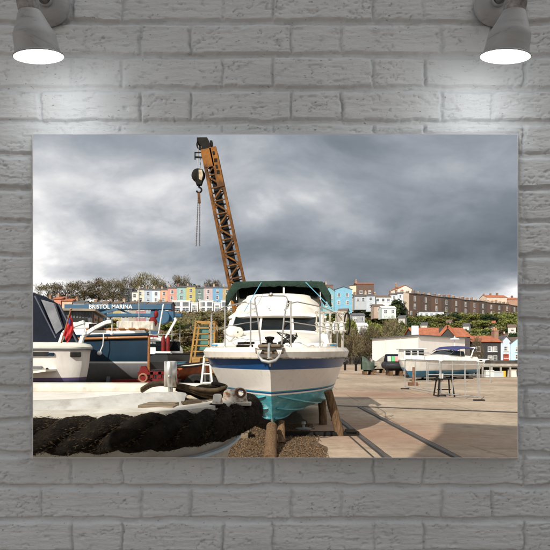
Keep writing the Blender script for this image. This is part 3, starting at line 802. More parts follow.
for a, b, ty, c, rfm, w in ((46, 53, 299, (.6, .6, .6), 'slate', 'pale'), (54, 61, 297, (.5, .22, .15), 'tile', 'terracotta'), (62, 72, 299, (.55, .4, .3), 'tile', 'tan'), (73, 84, 301, (.66, .64, .6), 'slate', 'white')):
    house('small_house', f'{w} small house with its roof showing over the grey wheelhouse', xy(a, 150), xy(b, 150), 0, EYE + (354 - ty - 2) / 500 * 150, 6, wm(c), M[rfm], .9, group='roofs over the grey wheelhouse', chim=1, wins=[(1, 13.5, .8, 1)])

# blue pair and neighbours in the middle
D4 = 200
zb = 17.5
house('gabled_house', 'aqua blue gabled house right of the green canvas canopy', xy(323, D4), xy(334.6, D4), zb, EYE + (354 - 291) / 500 * D4, 9, wm((.2, .4, .46)), M['slate'], 1.6, roof='front', chim=1, wins=[(1.4, 7.2, .8, 1.3), (3.3, 7.2, .8, 1.3), (1.4, 4.2, .8, 1.3), (3.3, 4.2, .8, 1.3)], group='blue houses on the hill')
house('gabled_house', 'sky blue wide gabled house beside the aqua one', xy(334.8, D4), xy(352, D4), zb, EYE + (354 - 289.5) / 500 * D4, 9, wm((.2, .42, .56)), M['slate'], 1.1, roof='front', chim=0, wins=[(1.6, 8, .9, 1.4), (5, 8, .9, 1.4), (1.6, 5, .9, 1.4), (5, 5, .9, 1.4)], group='blue houses on the hill')
house('brick_house', 'dark brown brick house with chimneys just above the cruiser canopy', xy(313, 225), xy(333, 225), 20, EYE + (354 - 285.6) / 500 * 225, 8, wm((.2, .12, .09), 'brick'), M['brownroof'], 1.0, chim=3, wins=[(2, 10, .8, 1.2)])
house('tower_house', 'tall brown brick house with bright orange red roof', xy(356.5, 220), xy(374, 220), 20, EYE + (354 - 283.8) / 500 * 220, 9, wm((.13, .085, .066), 'brick'), M['tile'], .9, chim=1, roof='side', wins=[(2, 9.2, 1, 1.3), (5.8, 9.2, 1, 1.3), (5.8, 6.2, 1, 1.3), (2, 6.2, 1, 1.3)])
house('gabled_house', 'narrow cream house end against the tall brown house', xy(349.5, 222), xy(356.2, 220.5), 20, EYE + (354 - 285) / 500 * 220, 9, wm((.68, .56, .42)), M['brownroof'], .6, chim=0, wins=[(1.4, 8, .7, 1)])
for a, b, ty, base, d, c, w, rf in ((355, 366, 294.5, 302, 196, (.42, .45, .48), 'pale grey house with long dormer windows', 'slate'), (366.2, 375, 294, 304, 196, (.48, .53, .58), 'bluish white house beneath the orange red roof', 'slate'), (375.4, 391, 295.2, 303, 198, (.7, .72, .7), 'white cottage pair with brown roof and chimney', 'brownroof'),
                           (391.4, 397, 293, 299, 214, (.74, .74, .74), 'small bright white house left of the dark bushes', 'slate'), (397.4, 403, 292, 299, 222, (.6, .68, .74), 'pale blue house left of the terrace gable', 'slate'), (382, 396, 306, 310, 172, (.6, .68, .66), 'pale green roofed garden building on the slope', 'white'),
                           (374, 384, 304, 310, 178, (.4, .3, .24), 'small brown house on the slope below the white cottages', 'brownroof'), (352, 365, 313, 318, 158, (.3, .32, .34), 'low grey shed among the bushes', 'slate'), (352, 368, 323, 327, 146, (.62, .66, .7), 'long low pale building half hidden by brown trees', 'white')):
    z0 = EYE + (354 - base) / 500 * d - 3; z1 = EYE + (354 - ty) / 500 * d; W = (b - a) / 500 * d; k = max(1, int(W / 2))
    house('hill_house', w, xy(a, d), xy(b, d), z0, z1 - 0.8, 6, wm(c), M[rf], .9, group='houses on the hill below the skyline', chim=1 if ty < 300 else 0, wins=[((i + .5) * W / k, (z1 - z0) - 1.9, .9, 1.1) for i in range(k)] + ([((i + .5) * W / k, (z1 - z0) - 4.3, .9, 1.1) for i in range(k)] if base - ty > 8 else []), over=.15)

for px, py, d, w, c, rf, lab in ((420, 325, 176, 7, (.5, .47, .4), 'slate', 'small cream hut among the bushes below the second terrace house'), (446, 322, 190, 5, (.4, .3, .24), 'brownroof', 'tiny brown hut in the bushes below the middle of the terrace'), (463, 326, 172, 6, (.5, .52, .5), 'slate', 'small grey hut half hidden on the slope above the black building'), (488, 323, 188, 7, (.42, .3, .22), 'tile', 'brown hut with orange roof on the slope at the far right'), (508, 327, 168, 8, (.55, .53, .48), 'brownroof', 'pale hut above the blue quayside houses'), (338, 311, 168, 9, (.36, .3, .25), 'brownroof', 'brown hut below the blue gabled houses'), (398, 318, 170, 7, (.45, .42, .38), 'slate', 'grey beige hut above the white warehouse')):
    z1 = EYE + (354 - py) / 500 * d
    house('garden_hut', lab, xy(px, d), xy(px + w, d - 1), z1 - 5, z1, 3.5, wm(c), M[rf], .8, group='huts on the slope', chim=0, wins=[(w / 500 * d / 2, 4.0, .8, .9)], over=.2)
# brown brick terrace on the right skyline, houses one by one
A0 = Vector((62.0, 231)); B0 = Vector((142, 292)); n_h = 12
d_ = (B0 - A0) / n_h
for i in range(n_h):
    a = A0 + d_ * i; b = A0 + d_ * (i + 1) - d_ * .004
    zt = 29.9 + (.3 if i % 3 == 1 else 0); W = d_.length
    c = [(.13, .08, .06), (.105, .07, .055), (.15, .09, .065), (.095, .068, .057)][i % 4]
    th = house('brick_terraced_house', 'brown brick terraced house with chimneys in the long row on the right skyline', tuple(a), tuple(b), 17.5, zt, 9, wm(c, 'brick'), M['slate'], .9, group='houses of the long brown terrace', chim=2,
          wins=[(W * .5, 10.2, 1.2, 2.0), (W * .5, 6.6, 1.2, 2.2), (W * .18, 3.4, 1.0, 1.6), (W * .8, 3.4, 1.0, 1.6)], frm=.14)
    if i == 0:
        m = MB(); uxx = (Vector((b.x, b.y, 0)) - Vector((a.x, a.y, 0))).normalized(); bkk = Vector((-uxx.y, uxx.x, 0)); a3 = Vector((a.x, a.y, 0)) - uxx * .05
        m.poly([a3 + Vector((0, 0, 17.5)), a3 + bkk * 9 + Vector((0, 0, 17.5)), a3 + bkk * 9 + Vector((0, 0, zt)), a3 + bkk * 4.5 + Vector((0, 0, zt + .9)), a3 + Vector((0, 0, zt))], -uxx * .12); m.build('gable_wall', wm((.5, .42, .34), 'stone'), th)  # pale slab over the brick: sunlight on the gable put into its colour
    if i == 0: th['label'] = 'nearest brown brick terraced house, with sunlit plain gable, on the right skyline'
    elif i == 1: th['label'] = 'second house from the sunlit gable of the brown terrace'
    elif i == n_h - 1: th['label'] = 'farthest house of the brown terrace beside the picture edge'
    else: th['label'] = ['third', 'fourth', 'fifth', 'sixth', 'seventh', 'eighth', 'ninth', 'tenth', 'eleventh'][i - 2] + ' house counting from the sunlit gable of the brown terrace'
gb = MB()
for i, (px, d, c) in enumerate(((402.5, 236, (.7, .66, .58)),)):
    house('gabled_house', 'cream gabled house showing behind the near end of the brown terrace', xy(398, 250), xy(412, 252), 20, EYE + (354 - 288.5) / 500 * 250, 8, wm(c), M['tile'], 1.8, roof='front', chim=1, wins=[(3.5, 10, .9, 1.2)])
house('rear_house', 'white house with tan chimneys rising behind the far part of the terrace', xy(487, 300), xy(507, 302), 22, EYE + (354 - 297) / 500 * 300, 8, wm((.62, .5, .4)), M['tile'], 1.6, chim=3, wins=[(2, 10, 1, 1.3)])
house('rear_house', 'tan brick house behind the farthest houses of the terrace', xy(508, 310), xy(523, 312), 22, EYE + (354 - 299.5) / 500 * 310, 8, wm((.42, .26, .18)), M['tile'], 1.6, chim=2, wins=[(2, 10, 1, 1.3)])
for a, b, d, ty, base, c, w in ((419, 444, 218, 312, 317, (.6, .66, .7), 'long white lean-to below the second terrace house'), (447, 456, 222, 314, 318, (.6, .68, .74), 'short pale blue garden room below the terrace'), (497, 516, 238, 317.5, 321.5, (.66, .66, .64), 'white garden building below the far end of the terrace')):
    z1 = EYE + (354 - ty) / 500 * d; W = (b - a) / 500 * d; k = int(W / 2)
    house('garden_room', w, xy(a, d), xy(b, d), z1 - 5, z1, 3, wm(c), M['slate'], .0, roof='flat', chim=0, group='garden buildings below the terrace', wins=[((i + .5) * W / k, 3.9, 1.0, 1.0) for i in range(k)])

# quay side: orange roofed building, black building, pale blue houses
DQ = 92
def zq(py): return EYE + (354 - py) / 500 * DQ
ct = house('boatyard_shed', 'dark shed with orange tiled roof and gable behind the white warehouse', xy(416, DQ), xy(470, DQ), 0, zq(336.4), 9, wm((.07, .06, .06)), M['tile'], 1.7, chim=0, wins=[(6, 3, 1, 1)])
m = MB(); a = P(438.5, 337, DQ - .6); b = P(456.5, 337, DQ - .6); ap = P(447.5, 326.5, DQ - .6); m.poly([a, b, ap], (0, 5, 0)); m.build('gable', wm((.05, .045, .045)), ct)
m = MB(); m.beam(P(437.5, 337.2, DQ - .7), P(447.5, 326, DQ - .7), .5, .25, up=(0, 1, 0)); m.beam(P(457.5, 337.2, DQ - .7), P(447.5, 326, DQ - .7), .5, .25, up=(0, 1, 0)); m.build('gable_tiles', M['tile'], ct)
m = MB(); m.box(P(414.8, 330, 84), (.9, .9, 2.6)); 
W = 28 / 500 * DQ
house('black_house', 'black quayside building with orange roof and white barred windows', xy(472.5, DQ), xy(500.5, DQ), -.2, zq(341.6), 8, wm((.028, .028, .03)), M['tile'], 1.1, chim=0, wins=[(W * f, z, .62, .75) for f in (.2, .62, .8) for z in (3.0, 1.35)], over=.3)
house('quayside_house', 'pale blue grey quayside house right of the black building', xy(501, DQ), xy(510.5, DQ), -.2, zq(341), 8, wm((.5, .58, .68)), M['slate'], .9, chim=1, roof='front', wins=[(.9, 3.1, .6, .7), (.9, 1.8, .6, .7)], door=(.9, (.3, .06, .04)), group='pale quayside houses')
house('quayside_house', 'brighter blue quayside house cut by the picture edge', xy(510.8, DQ), xy(524, DQ), -.2, zq(342.5), 8, wm((.45, .64, .8)), M['brownroof'], .9, chim=1, roof='front', wins=[(1.2, 3.0, .6, .7), (1.2, 1.6, .6, .7)], group='pale quayside houses')

# white warehouse, plan slightly skewed
def warehouse():
    c0 = Vector((17.2, 60)); L = Vector((14.4, 74)); Rr = Vector((26.6, 70.0)); zt = EYE + 18.2 / 500 * 60
    t = empty('white_warehouse', (19, 66, 0), 'long low white rendered warehouse with flat roof behind the cruisers on stands', 'warehouse')
    back = L + (Rr - c0)
    pts = [L, c0, Rr, back]
    m = MB(); n = 4
    m.add([(p.x, p.y, 0) for p in pts] + [(p.x, p.y, zt) for p in pts], [(i, (i + 1) % n, (i + 1) % n + n, i + n) for i in range(n)] + [(4, 5, 6, 7)])
    m.build('wall', mat('warehouse_render', (.85, .82, .78), .8, (.8, .76, .72), .5, stretch=(1, 1, .3), dirt=.12, dscale=.7, dirtc=(.45, .4, .36)), t)
    m = MB()
    c = sum(pts, Vector((0, 0))) / 4
    for i in range(4):
        a = pts[i] + (pts[i] - c).normalized() * .15; b = pts[(i + 1) % 4] + (pts[(i + 1) % 4] - c).normalized() * .15
        m.beam((a.x, a.y, zt + .07), (b.x, b.y, zt + .07), .3, .14)
    m.build('roof', M['grey'], t)
    m = MB()
    for f in (.33, .66): 
        p = c0.lerp(L, f); m.tube([(p.x - .08, p.y, 0), (p.x - .08, p.y, zt)], .05, 6)
    m.build('drainpipe', wm((.66, .62, .56)), t)
    m = MB(); m.box((Rr.x - 4, Rr.y - 2.9, 1.3), (2.6, .1, 2.2), Matrix.Rotation(math.atan2(Rr.y - c0.y, Rr.x - c0.x), 3, 'Z')); 
    # sign board on pole
    m = MB(); q = P(415, 331, 62); m.box(q, (.85, .12, 1.3)); m.build('sign_board', M['white'], t)
warehouse()

# quay wall at the right with deck above, vehicles under it
def quay():
    t = empty('raised_walkway', (18, 42, 0), 'low grey concrete walkway on piers at the right edge of the yard', 'walkway')
    a = Vector((P(462, 0, 43).x, 43, 1.0)); b = Vector((P(535, 0, 41).x, 41, 1.0))
    m = MB(); m.beam(a, b, 1.4, .16); m.build('deck', M['concrete'], t)
    m = MB()
    for i in range(9):
        p = a.lerp(b, i / 8); m.beam((p.x, p.y - .6, 0), (p.x, p.y - .6, 1.0), .12)
    m.beam(a + Vector((0, -.6, -.14)), b + Vector((0, -.6, -.14)), .1); m.build('pier_frame', M['concrete'], t)
    m = MB(); m.beam(a + Vector((0, .75, -.5)), b + Vector((0, .75, -.5)), .1, 1.0); m.build('back_wall', M['stonewall'], t)
    for px, w, h, c, nm, lab in ((489, .7, .5, (.6, .62, .6), 'storage_box', 'pale box under the raised walkway, left one'), (497, .9, .42, (.45, .5, .52), 'storage_box', 'grey box under the walkway beside the yellow drum'), (503.5, .4, .5, (.6, .42, .05), 'drum', 'yellow drum under the raised walkway'), (512, .6, .55, (.7, .66, .6), 'storage_box', 'cream box under the walkway near the picture edge')):
        m = MB(); c0 = P(px, 0, 41.4)
        if nm == 'drum': m.lathe([(.001, .5), (.2, .5), (.2, 0)], (c0.x, 41.4, 0), 14)
        else: m.box((c0.x, 41.4, h / 2), (w, .4, h), None, 0, .9); m.box((c0.x, 41.4, h + .03), (w * .96, .44, .06))
        tag(m.build(nm, wm(c, 'paint')), lab, nm.replace('_', ' '), 'things stored under the walkway')
    m = MB(); m.beam((30, 80, .45), (60, 74, .45), .6, .9); tag(m.build('quay_wall', M['stonewall']), 'dark stone quay wall in front of the quayside houses', 'wall')
quay()
m = MB(); a = P(322, 366, 108); b = P(374, 364, 92); m.beam((a.x, a.y, .55), (b.x, b.y, .55), .6, 1.9); tag(m.build('harbour_wall', M['stonewall']), 'long dark harbour wall left of the white warehouse', 'wall')

# ================================================================ MAIN CRUISER
def cruiser():
    T = empty('motor_cruiser', (-.1, 9.5, 0), 'large white motor cruiser with blue band and turquoise bottom, bow on, on timber props', 'boat', rz=R(-2.3))
    YB = 0.0
    def sec(t, n1=7, n2=12):
        """right half section at station t, local coordinates (bow at origin, +y aft)"""
        L = 8.2
        bs = 1.84 * (1 - (1 - t) ** 6.2); bc = 1.5 * (1 - (1 - t) ** 3.9)
        if t > .7: bs *= 1 - .06 * ((t - .7) / .3) ** 2
        zk = .385 - .03 * t; zc = .62 + .62 * (1 - t) ** 3.2; zs = 1.83
        pts = []
        for i in range(n1):
            u = i / n1; x = bc * u; z = zk + (zc - zk) * (u ** 1.3)
            x += 0; step = .018 * (1 if (i in (2, 3, 5)) else 0) * min(1, t * 8)
            pts.append((x, z - step))
        for i in range(n2 + 1):
            u = i / n2; x = bc + (bs - bc) * (u ** 1.25) + .05 * math.sin(u * math.pi) * min(1, t * 6) * (1 if u < 1 else 0)
            if i == 0: x += .03 * min(1, t * 6)
            pts.append((x, zc + (zs - zc) * u))
        out = []
        for x, z in pts:
            h = (z - zk) / (zs - zk)
            y = L * t + 1.15 * (1 - h) * (1 - t) ** 4
            out.append((x, y, z))
        return out
    ts = [0, .004, .012, .025, .04, .06, .085, .115, .15, .19, .235, .285, .34, .4, .48, .58, .7, .85, 1]
    S = [sec(t) for t in ts]
    rows = [[(-x, y, z) for x, y, z in s[::-1]] + s[1:] for s in S]
    m = MB(); m.grid(rows, 0, True)
    last = rows[-1]; m.add(last, [tuple(range(len(last)))], 0, False)
    h, nt, b = nodes('cruiser_hull')
    tc = N(nt, 'ShaderNodeTexCoord'); sp = N(nt, 'ShaderNodeSeparateXYZ'); nt.links.new(tc.outputs['Object'], sp.inputs[0])
    zn = N(nt, 'ShaderNodeMapRange'); zn.inputs[1].default_value = 0; zn.inputs[2].default_value = 2; nt.links.new(sp.outputs[2], zn.inputs[0])
    W_ = (.86, .84, .8); TQ = (.07, .34, .41); BL = (.012, .075, .22)
    # worn turquoise bottom paint, white boot line, thin blue pinstripe, topsides, broad blue band
    nw = noise_node(nt, 3.2, 8, .7, stretch=(1, 1, 2.5)); rw = ramp(nt, nw.outputs[0], [(.34, (.03, .25, .32)), (.48, TQ), (.58, (.12, .42, .47)), (.66, (.42, .6, .6))])
    nz_ = noise_node(nt, 7, 7, .7, stretch=(1, 1, 4)); rz_ = ramp(nt, nz_.outputs[0], [(.55, (0, 0, 0)), (.75, (.55, .55, .55))])
    bott = mixc(nt, rz_.outputs[0], rw.outputs[0], (.16, .15, .1))
    nh = noise_node(nt, 1.6, 8, .68, stretch=(1, 1, .3)); rh = ramp(nt, nh.outputs[0], [(.3, (.78, .75, .69)), (.62, W_)])
    ng = noise_node(nt, 14, 8, .75, stretch=(1, 1, .2)); rg = ramp(nt, ng.outputs[0], [(.54, (0, 0, 0)), (.72, (.5, .5, .5))])
    top = mixc(nt, rg.outputs[0], rh.outputs[0], (.45, .38, .28))
    def step(z, hi, lo): 
        r = N(nt, 'ShaderNodeMath', operation='GREATER_THAN'); nt.links.new(zn.outputs[0], r.inputs[0]); r.inputs[1].default_value = z / 2
        return mixc(nt, r.outputs[0], lo, hi)
    c = step(1.035, TQ, bott); c = step(1.05, rh.outputs[0], bott)
    c = step(1.085, BL, c); c = step(1.115, (.05, .33, .42), c) ; c = step(1.14, top, c); c = step(1.59, (.015, .085, .25), c); c = step(1.825, top, c)
    nt.links.new(c, b.inputs['Base Color']); b.inputs['Roughness'].default_value = .3; b.inputs['Specular IOR Level'].default_value = .35
    m.build('hull', h, T, local=True)
    # bulwark: thick dirty white flange all round
    m = MB(); prof = []
    for t in [0, .008, .02, .04, .06, .085, .115, .15, .19, .235, .285, .34, .4, .48, .58, .7, .85, 1]:
        x, y, z = sec(t)[-1]
        prof.append((x, y))
    ring = [(-x, y) for x, y in prof[::-1]] + prof[1:]
    outl, outh, inh, inl = [], [], [], []
    for i, (x, y) in enumerate(ring):
        a = Vector(ring[max(0, i - 1)]); b2 = Vector(ring[min(len(ring) - 1, i + 1)]); d = (b2 - a).normalized(); n = Vector((d.y, -d.x))
        if i == len(ring) // 2: n = Vector((0, -1))
        p = Vector((x, y))
        lift = .03 * min(1, y / 3)
        outl.append((*(p + n * .035), 1.80)); outh.append((*(p + n * .085), 1.94 + lift)); inh.append((*(p + n * .02), 2.03 + lift)); inl.append((*(p - n * .06), 1.97 + lift))
    m.grid([outl, outh, inh, inl], 0, False); 
    m.grid([[(*(Vector(r)), 1.80) for r in [(a[0], a[1]) for a in outl]], [(x, y, 1.81) for x, y in ring]], 0, False)
    m.build('bulwark', M['deckwhite'], T, local=True)
    m = MB(); u1 = [(x, y, 1.795) for x, y, z in outl]; 
    m.tube([(x * 1.0, y - .003, 1.815) for x, y, z in [ (a[0]*1.01, a[1]-.01, 0) for a in outl]], .017, 6)
    m.build('rubbing_strake', mat('dirty_rubber', (.3, .26, .2), .8, (.06, .05, .04), 9), T, local=True)
    # deck
    m = MB(); K = 10; rows = []
    for t in [0, .01, .03, .06, .1, .16, .24, .34, .48, .7, 1]:
        x, y, z = sec(t)[-1]; x = max(0, x - .0)
        rows.append([(x * (2 * k / K - 1), y, 1.98 + .05 * (1 - (2 * k / K - 1) ** 2)) for k in range(K + 1)])
    m.grid(rows, 0, True); m.build('deck', M['deckwhite'], T, local=True)
    # coachroof trunk rising to the windscreen
    def loft(stations, name, mt, bev=.03, cap=True, mi=0):
        m = MB(); rows = []
        for y, hw, z0, z1, cr, ins in stations:
            rows.append([(-hw, y, z0), (-hw + ins * .3, y, z0 + (z1 - z0) * .55), (-hw + ins, y, z1 - .03), (-(hw - ins) * .5, y, z1 + cr * .75), (0, y, z1 + cr), ((hw - ins) * .5, y, z1 + cr * .75), (hw - ins, y, z1 - .03), (hw - ins * .3, y, z0 + (z1 - z0) * .55), (hw, y, z0)])
        m.grid(rows, 0, True)
        if cap: m.add(rows[0], [tuple(range(9))]); m.add(rows[-1], [tuple(range(9))])
        return m.build(name, mt, T, local=True)
    loft([(1.25, .35, 1.95, 2.02, .01, .1), (1.6, .72, 1.95, 2.16, .04, .14), (2.2, .98, 1.95, 2.30, .05, .16), (3.0, 1.2, 1.95, 2.42, .05, .16), (3.6, 1.3, 1.95, 2.47, .05, .14)], 'foredeck_cabin', M['gel'])
    loft([(3.35, 1.36, 1.95, 2.44, .03, .06), (3.9, 1.46, 1.95, 2.46, .03, .05), (7.9, 1.5, 1.95, 2.45, .03, .05)], 'cabin_base', M['gel'])
    # dark glass box behind frames
    m = MB()
    bot = [(-1.40, 4.3, 2.44), (-1.22, 3.46, 2.46), (-.42, 3.3, 2.5), (.42, 3.3, 2.5), (1.22, 3.46, 2.46), (1.40, 4.3, 2.44)]
    top_ = [(-1.30, 4.55, 2.9), (-1.14, 3.86, 2.9), (-.4, 3.74, 2.92), (.4, 3.74, 2.92), (1.14, 3.86, 2.9), (1.30, 4.55, 2.9)]
    bot = [(-1.42, 7.6, 2.44)] + bot + [(1.42, 7.6, 2.44)]; top_ = [(-1.32, 7.6, 2.9)] + top_ + [(1.32, 7.6, 2.9)]
    for i in range(7):
        m2 = MB(); a, b2, c2, d2 = [Vector(k) for k in (bot[i], bot[i + 1], top_[i + 1], top_[i])]
        n = (b2 - a).cross(d2 - a).normalized(); m2.poly([a, b2, c2, d2], -n * .012)
        m2.build('window_pane', M['glass'], T, local=True)
    m = MB()
    for i in range(1, 7): m.beam(Vector(bot[i]) - Vector((0, .02, 0)), Vector(top_[i]) - Vector((0, .02, 0)), .075 if i in (2, 5) else .055, .05)
    for i in range(7): m.beam(Vector(bot[i]) + Vector((0, -.01, -.01)), Vector(bot[i + 1]) + Vector((0, -.01, -.01)), .06, .05)
    m.build('window_frame', M['gel'], T, local=True)
    m = MB(); m.beam((.1, 3.27, 2.49), (.32, 3.5, 2.72), .014); m.beam((-.75, 3.33, 2.5), (-.95, 3.56, 2.7), .014); m.build('wiper', M['darkmetal'], T, local=True)
    # brow and flybridge front sweeping up and back
    st = []
    def brow():
        m = MB(); rows = []
        for (y0, hw, z, dy) in ((3.5, 1.30, 2.86, .3), (3.46, 1.33, 2.90, .3), (3.5, 1.34, 2.95, .3), (3.62, 1.30, 3.0, .3), (3.95, 1.22, 3.12, .32), (4.35, 1.18, 3.34, .33), (4.6, 1.2, 3.56, .34), (4.66, 1.22, 3.61, .34), (4.78, 1.2, 3.63, .34)):
            row = []
            for k in range(17):
                a = -1 + 2 * k / 16; ex = abs(a) ** 3
                row.append((hw * (a if abs(a) < .85 else a), y0 + dy * abs(a) ** 2.6 * 2.2, z - .03 * a * a))
            row = [(-hw, 7.7, z)] + row + [(hw, 7.7, z)]
            rows.append(row)
        m.grid(rows, 0, True); m.add(rows[-1], [tuple(range(len(rows[-1])))]); m.add(rows[0], [tuple(range(len(rows[0])))])
        m.build('flybridge', M['gel'], T, local=True)
    brow()
    m = MB(); m.tube([(.3, 4.25, 3.3), (.3, 4.1, 3.22), (.24, 3.9, 3.14), (.18, 3.75, 3.02)], .012, 6); m.ball((.3, 4.26, 3.34), .035, 6); m.build('searchlight_cable', M['darkmetal'], T, local=True)
    m = MB(); m.ball((-.62, 3.7, 3.09), (.05, .06, .035), 8); m.ball((-.2, 3.72, 3.09), (.03, .05, .02), 6); m.build('horn', M['steel'], T, local=True)
    # dark space under the canvas: smoked screen and rolled side
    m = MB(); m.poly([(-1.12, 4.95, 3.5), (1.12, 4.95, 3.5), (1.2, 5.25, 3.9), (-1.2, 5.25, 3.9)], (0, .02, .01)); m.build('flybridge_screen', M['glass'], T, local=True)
    # green canvas top with drooping, ragged valance
    m = MB(); rows = []; K = 28
    for j in range(13):
        v = j / 12; row = []
        for k in range(K + 1):
            a = -1 + 2 * k / K
            x = 1.6 * a; y = 4.75 + 3.0 * v
            z = 3.93 + .06 * (1 - a * a) - .04 * math.sin(v * 9) * .3 + .02 * mnoise.noise(Vector((x * 2, y * 2, 0)))
            if abs(a) > .8: z -= (abs(a) - .8) / .2 * (.34 + .07 * mnoise.noise(Vector((x * 3, y * 3, 4)))); x -= (1 if a > 0 else -1) * (abs(a) - .8) * .5
            row.append((x, y, z))
        rows.append(row)
    front = []
    for k in range(K + 1):
        a = -1 + 2 * k / K; x, y, z = rows[0][k]
        drop = .15 + .1 * abs(mnoise.noise(Vector((x * 4, 0, 2)))) + (.16 if abs(a) > .74 else 0) + .25 * max(0, abs(a) - .55)
        front.append((x * 1.01, y - .05 - .06 * mnoise.noise(Vector((x * 5, 1, 1))), z - drop))
    m.grid([front] + rows, 0, True)
    cv = m.build('canvas_top', M['green'], T, local=True)
    so_ = cv.modifiers.new('t', 'SOLIDIFY'); so_.thickness = .02
    m = MB()
    m.tube([(-1.2, 4.8, 3.45), (-1.2, 4.9, 3.85), (0, 4.9, 3.93), (1.2, 4.9, 3.85), (1.2, 4.8, 3.45)], .016, 6); m.beam((.16, 4.72, 3.6), (.16, 4.82, 3.93), .05); m.build('canvas_frame', M['steel'], T, local=True)
    m = MB(); m.tube([(-1.25, 6.4, 3.45), (-1.2, 6.3, 3.85), (0, 6.3, 3.9), (1.2, 6.3, 3.85), (1.25, 6.4, 3.45)], .016, 6)
    m.build('canvas_frame', M['steel'], T, local=True)
    m = MB(); bc = mat('blue_cord', (.12, .35, .5), .6)
    m.tube([(-.48, 4.68, 3.93), (-.85, 3.6, 3.02)], .011, 5); m.tube([(.78, 4.68, 3.93), (1.45, 3.9, 3.12)], .011, 5); m.build('cord', bc, T, local=True)
    # pulpit and guard rails
    def dk(x, y): return (x, y, 2.02)
    m = MB(); r = .0165
    top = 3.05
    m.tube([(-.20, .55, 2.0), (-.26, .5, 2.6), (-.33, .5, 2.98), (-.31, .5, 3.04), (-.26, .5, 3.06), (0, .46, 3.065), (.26, .5, 3.06), (.31, .5, 3.04), (.33, .5, 2.98), (.26, .5, 2.6), (.2, .55, 2.0)], r, 8)
    m.ball((0, .46, 3.08), .045, 8)
    m.build('pulpit', M['steel'], T, local=True)
    m = MB()
    edge = lambda t, s: (s * (sec(t)[-1][0] - .06), sec(t)[-1][1], 2.02)
    for s in (-1, 1):
        e0 = Vector(edge(.06, s)); e1 = Vector(edge(.13, s)); e2 = Vector(edge(.24, s)); e3 = Vector(edge(.42, s)); e4 = Vector(edge(.6, s))
        hi = lambda e, h: (e[0], e[1], 2.02 + h)
        m.tube([(s * .33, .5, 2.9), hi(e0, .92), hi(e1, .88), hi(e2, .8), hi(e3, .72), hi(e4, .6)], r * .9, 8)
        m.tube([(s * .27, .52, 2.55), hi(e0, .5), hi(e1, .46), hi(e2, .4)], r * .55, 6)
    m.build('guard_rail', M['steel'], T, local=True)
    for s in (-1, 1):
        for tt, hh in ((.045, .93), (.13, .88), (.24, .8), (.42, .72)):
            e = Vector(edge(tt, s)); mm = MB(); mm.tube([e, e + Vector((0, 0, hh))], r * .95, 8); mm.lathe([(.035, 0), (.03, .03), (.018, .05)], e, 10); mm.build('stanchion', M['steel'], T, local=True)
    # bow roller, anchor and chain
    m = MB(); m.poly([(-.2, -.22, 2.03), (.2, -.22, 2.03), (.26, .4, 2.03), (-.26, .4, 2.03)], (0, 0, .05)); m.poly([(-.26, -.12, 1.90), (.26, -.12, 1.90), (.3, .25, 2.0), (-.3, .25, 2.0)], (0, 0, .04)); m.build('bow_roller', M['plank'], T, local=True, bevel=.01)
    m = MB(); m.tube([(0, .3, 2.09), (0, -.2, 2.09), (0, -.34, 2.0), (0, -.33, 1.84)], [.02, .022, .024, .028], 8)
    m.tube([(-.2, -.18, 1.96), (-.19, -.26, 1.86), (-.12, -.32, 1.78), (0, -.34, 1.75), (.12, -.32, 1.78), (.19, -.26, 1.86), (.2, -.18, 1.96)], [.012, .024, .03, .034, .03, .024, .012], 8)
    m.poly([(-.24, -.2, 1.98), (-.13, -.2, 1.98), (-.2, -.26, 1.84)], (0, .02, 0)); m.poly([(.24, -.2, 1.98), (.13, -.2, 1.98), (.2, -.26, 1.84)], (0, .02, 0))
    m.build('anchor', M['galv'], T, local=True)
    m = MB()
    for k in range(9): 
        a0 = k * .7; m.tube([(.25 + .12 * math.cos(a0 + j * .9) + .05 * k * .4, 1.0 + .16 * math.sin(a0 + j), 2.12 + .05 * math.sin(j * 1.7 + k) + .02 * k) for j in range(6)], .013, 5)
    m.tube([(.2, .6, 2.1), (.35, .9, 2.3), (.1, 1.1, 2.36), (.3, 1.3, 2.2)], .013, 5)
    m.build('rope_tangle', M['black'], T, local=True)
    m = MB(); m.lathe([(.11, 0), (.12, .05), (.07, .08), (.065, .14), (.1, .18), (.1, .22), (.001, .23)], (-.05, .95, 2.04), 18); m.box((-.05, .8, 2.08), (.3, .25, .1)); m.build('windlass', M['darkmetal'], T, local=True)
    m = MB(); m.box((-.55, .75, 2.06), (.34, .12, .07)); m.tube([(-.7, .75, 2.12), (-.35, .75, 2.13)], .025, 8); m.build('cleat', M['darkmetal'], T, local=True, bevel=.01)
    # sausage fender on the left side deck
    m = MB(); c = Vector((-1.02, 2.7, 2.44)); m.ball(c, (.2, .13, .14), 10); m.lathe([(.05, -.24), (.06, -.2), (.1, -.16)], c, 12, rot=Matrix.Rotation(R(90), 3, 'Y')); m.build('fender', M['white'], T, local=True)
    m = MB(); m.lathe([(.02, 0), (.11, .01), (.13, .06), (.12, .12), (.02, .14)], (-.88, 2.52, 2.42), 20, rot=Matrix.Rotation(R(90), 3, 'X')); m.build('searchlight', M['oldwhite'], T, local=True)
    # wire fender rack on the right
    m = MB(); q = lambda x, z, y=1.9: (x, y, z)
    for yy in (1.75, 2.1):
        for x in (.98, 1.13, 1.28, 1.43, 1.58):
            m.tube([q(x, 2.85, yy), q(x - .02, 2.55, yy), q(x + .02, 2.38, yy - .04)], .010, 6)
    for z in (2.85, 2.6, 2.42): m.tube([q(.94, z, 1.73), q(1.62, z, 1.73), q(1.62, z, 2.12), q(.94, z, 2.12)], .012, 6, closed=True)
    m.tube([q(1.3, 2.05, 1.95), q(1.3, 2.42, 1.95)], .018, 6); m.tube([q(1.55, 2.05, 1.95), q(1.55, 2.42, 1.95)], .018, 6)
    m.build('fender_rack', M['rackgrey'], T, local=True)
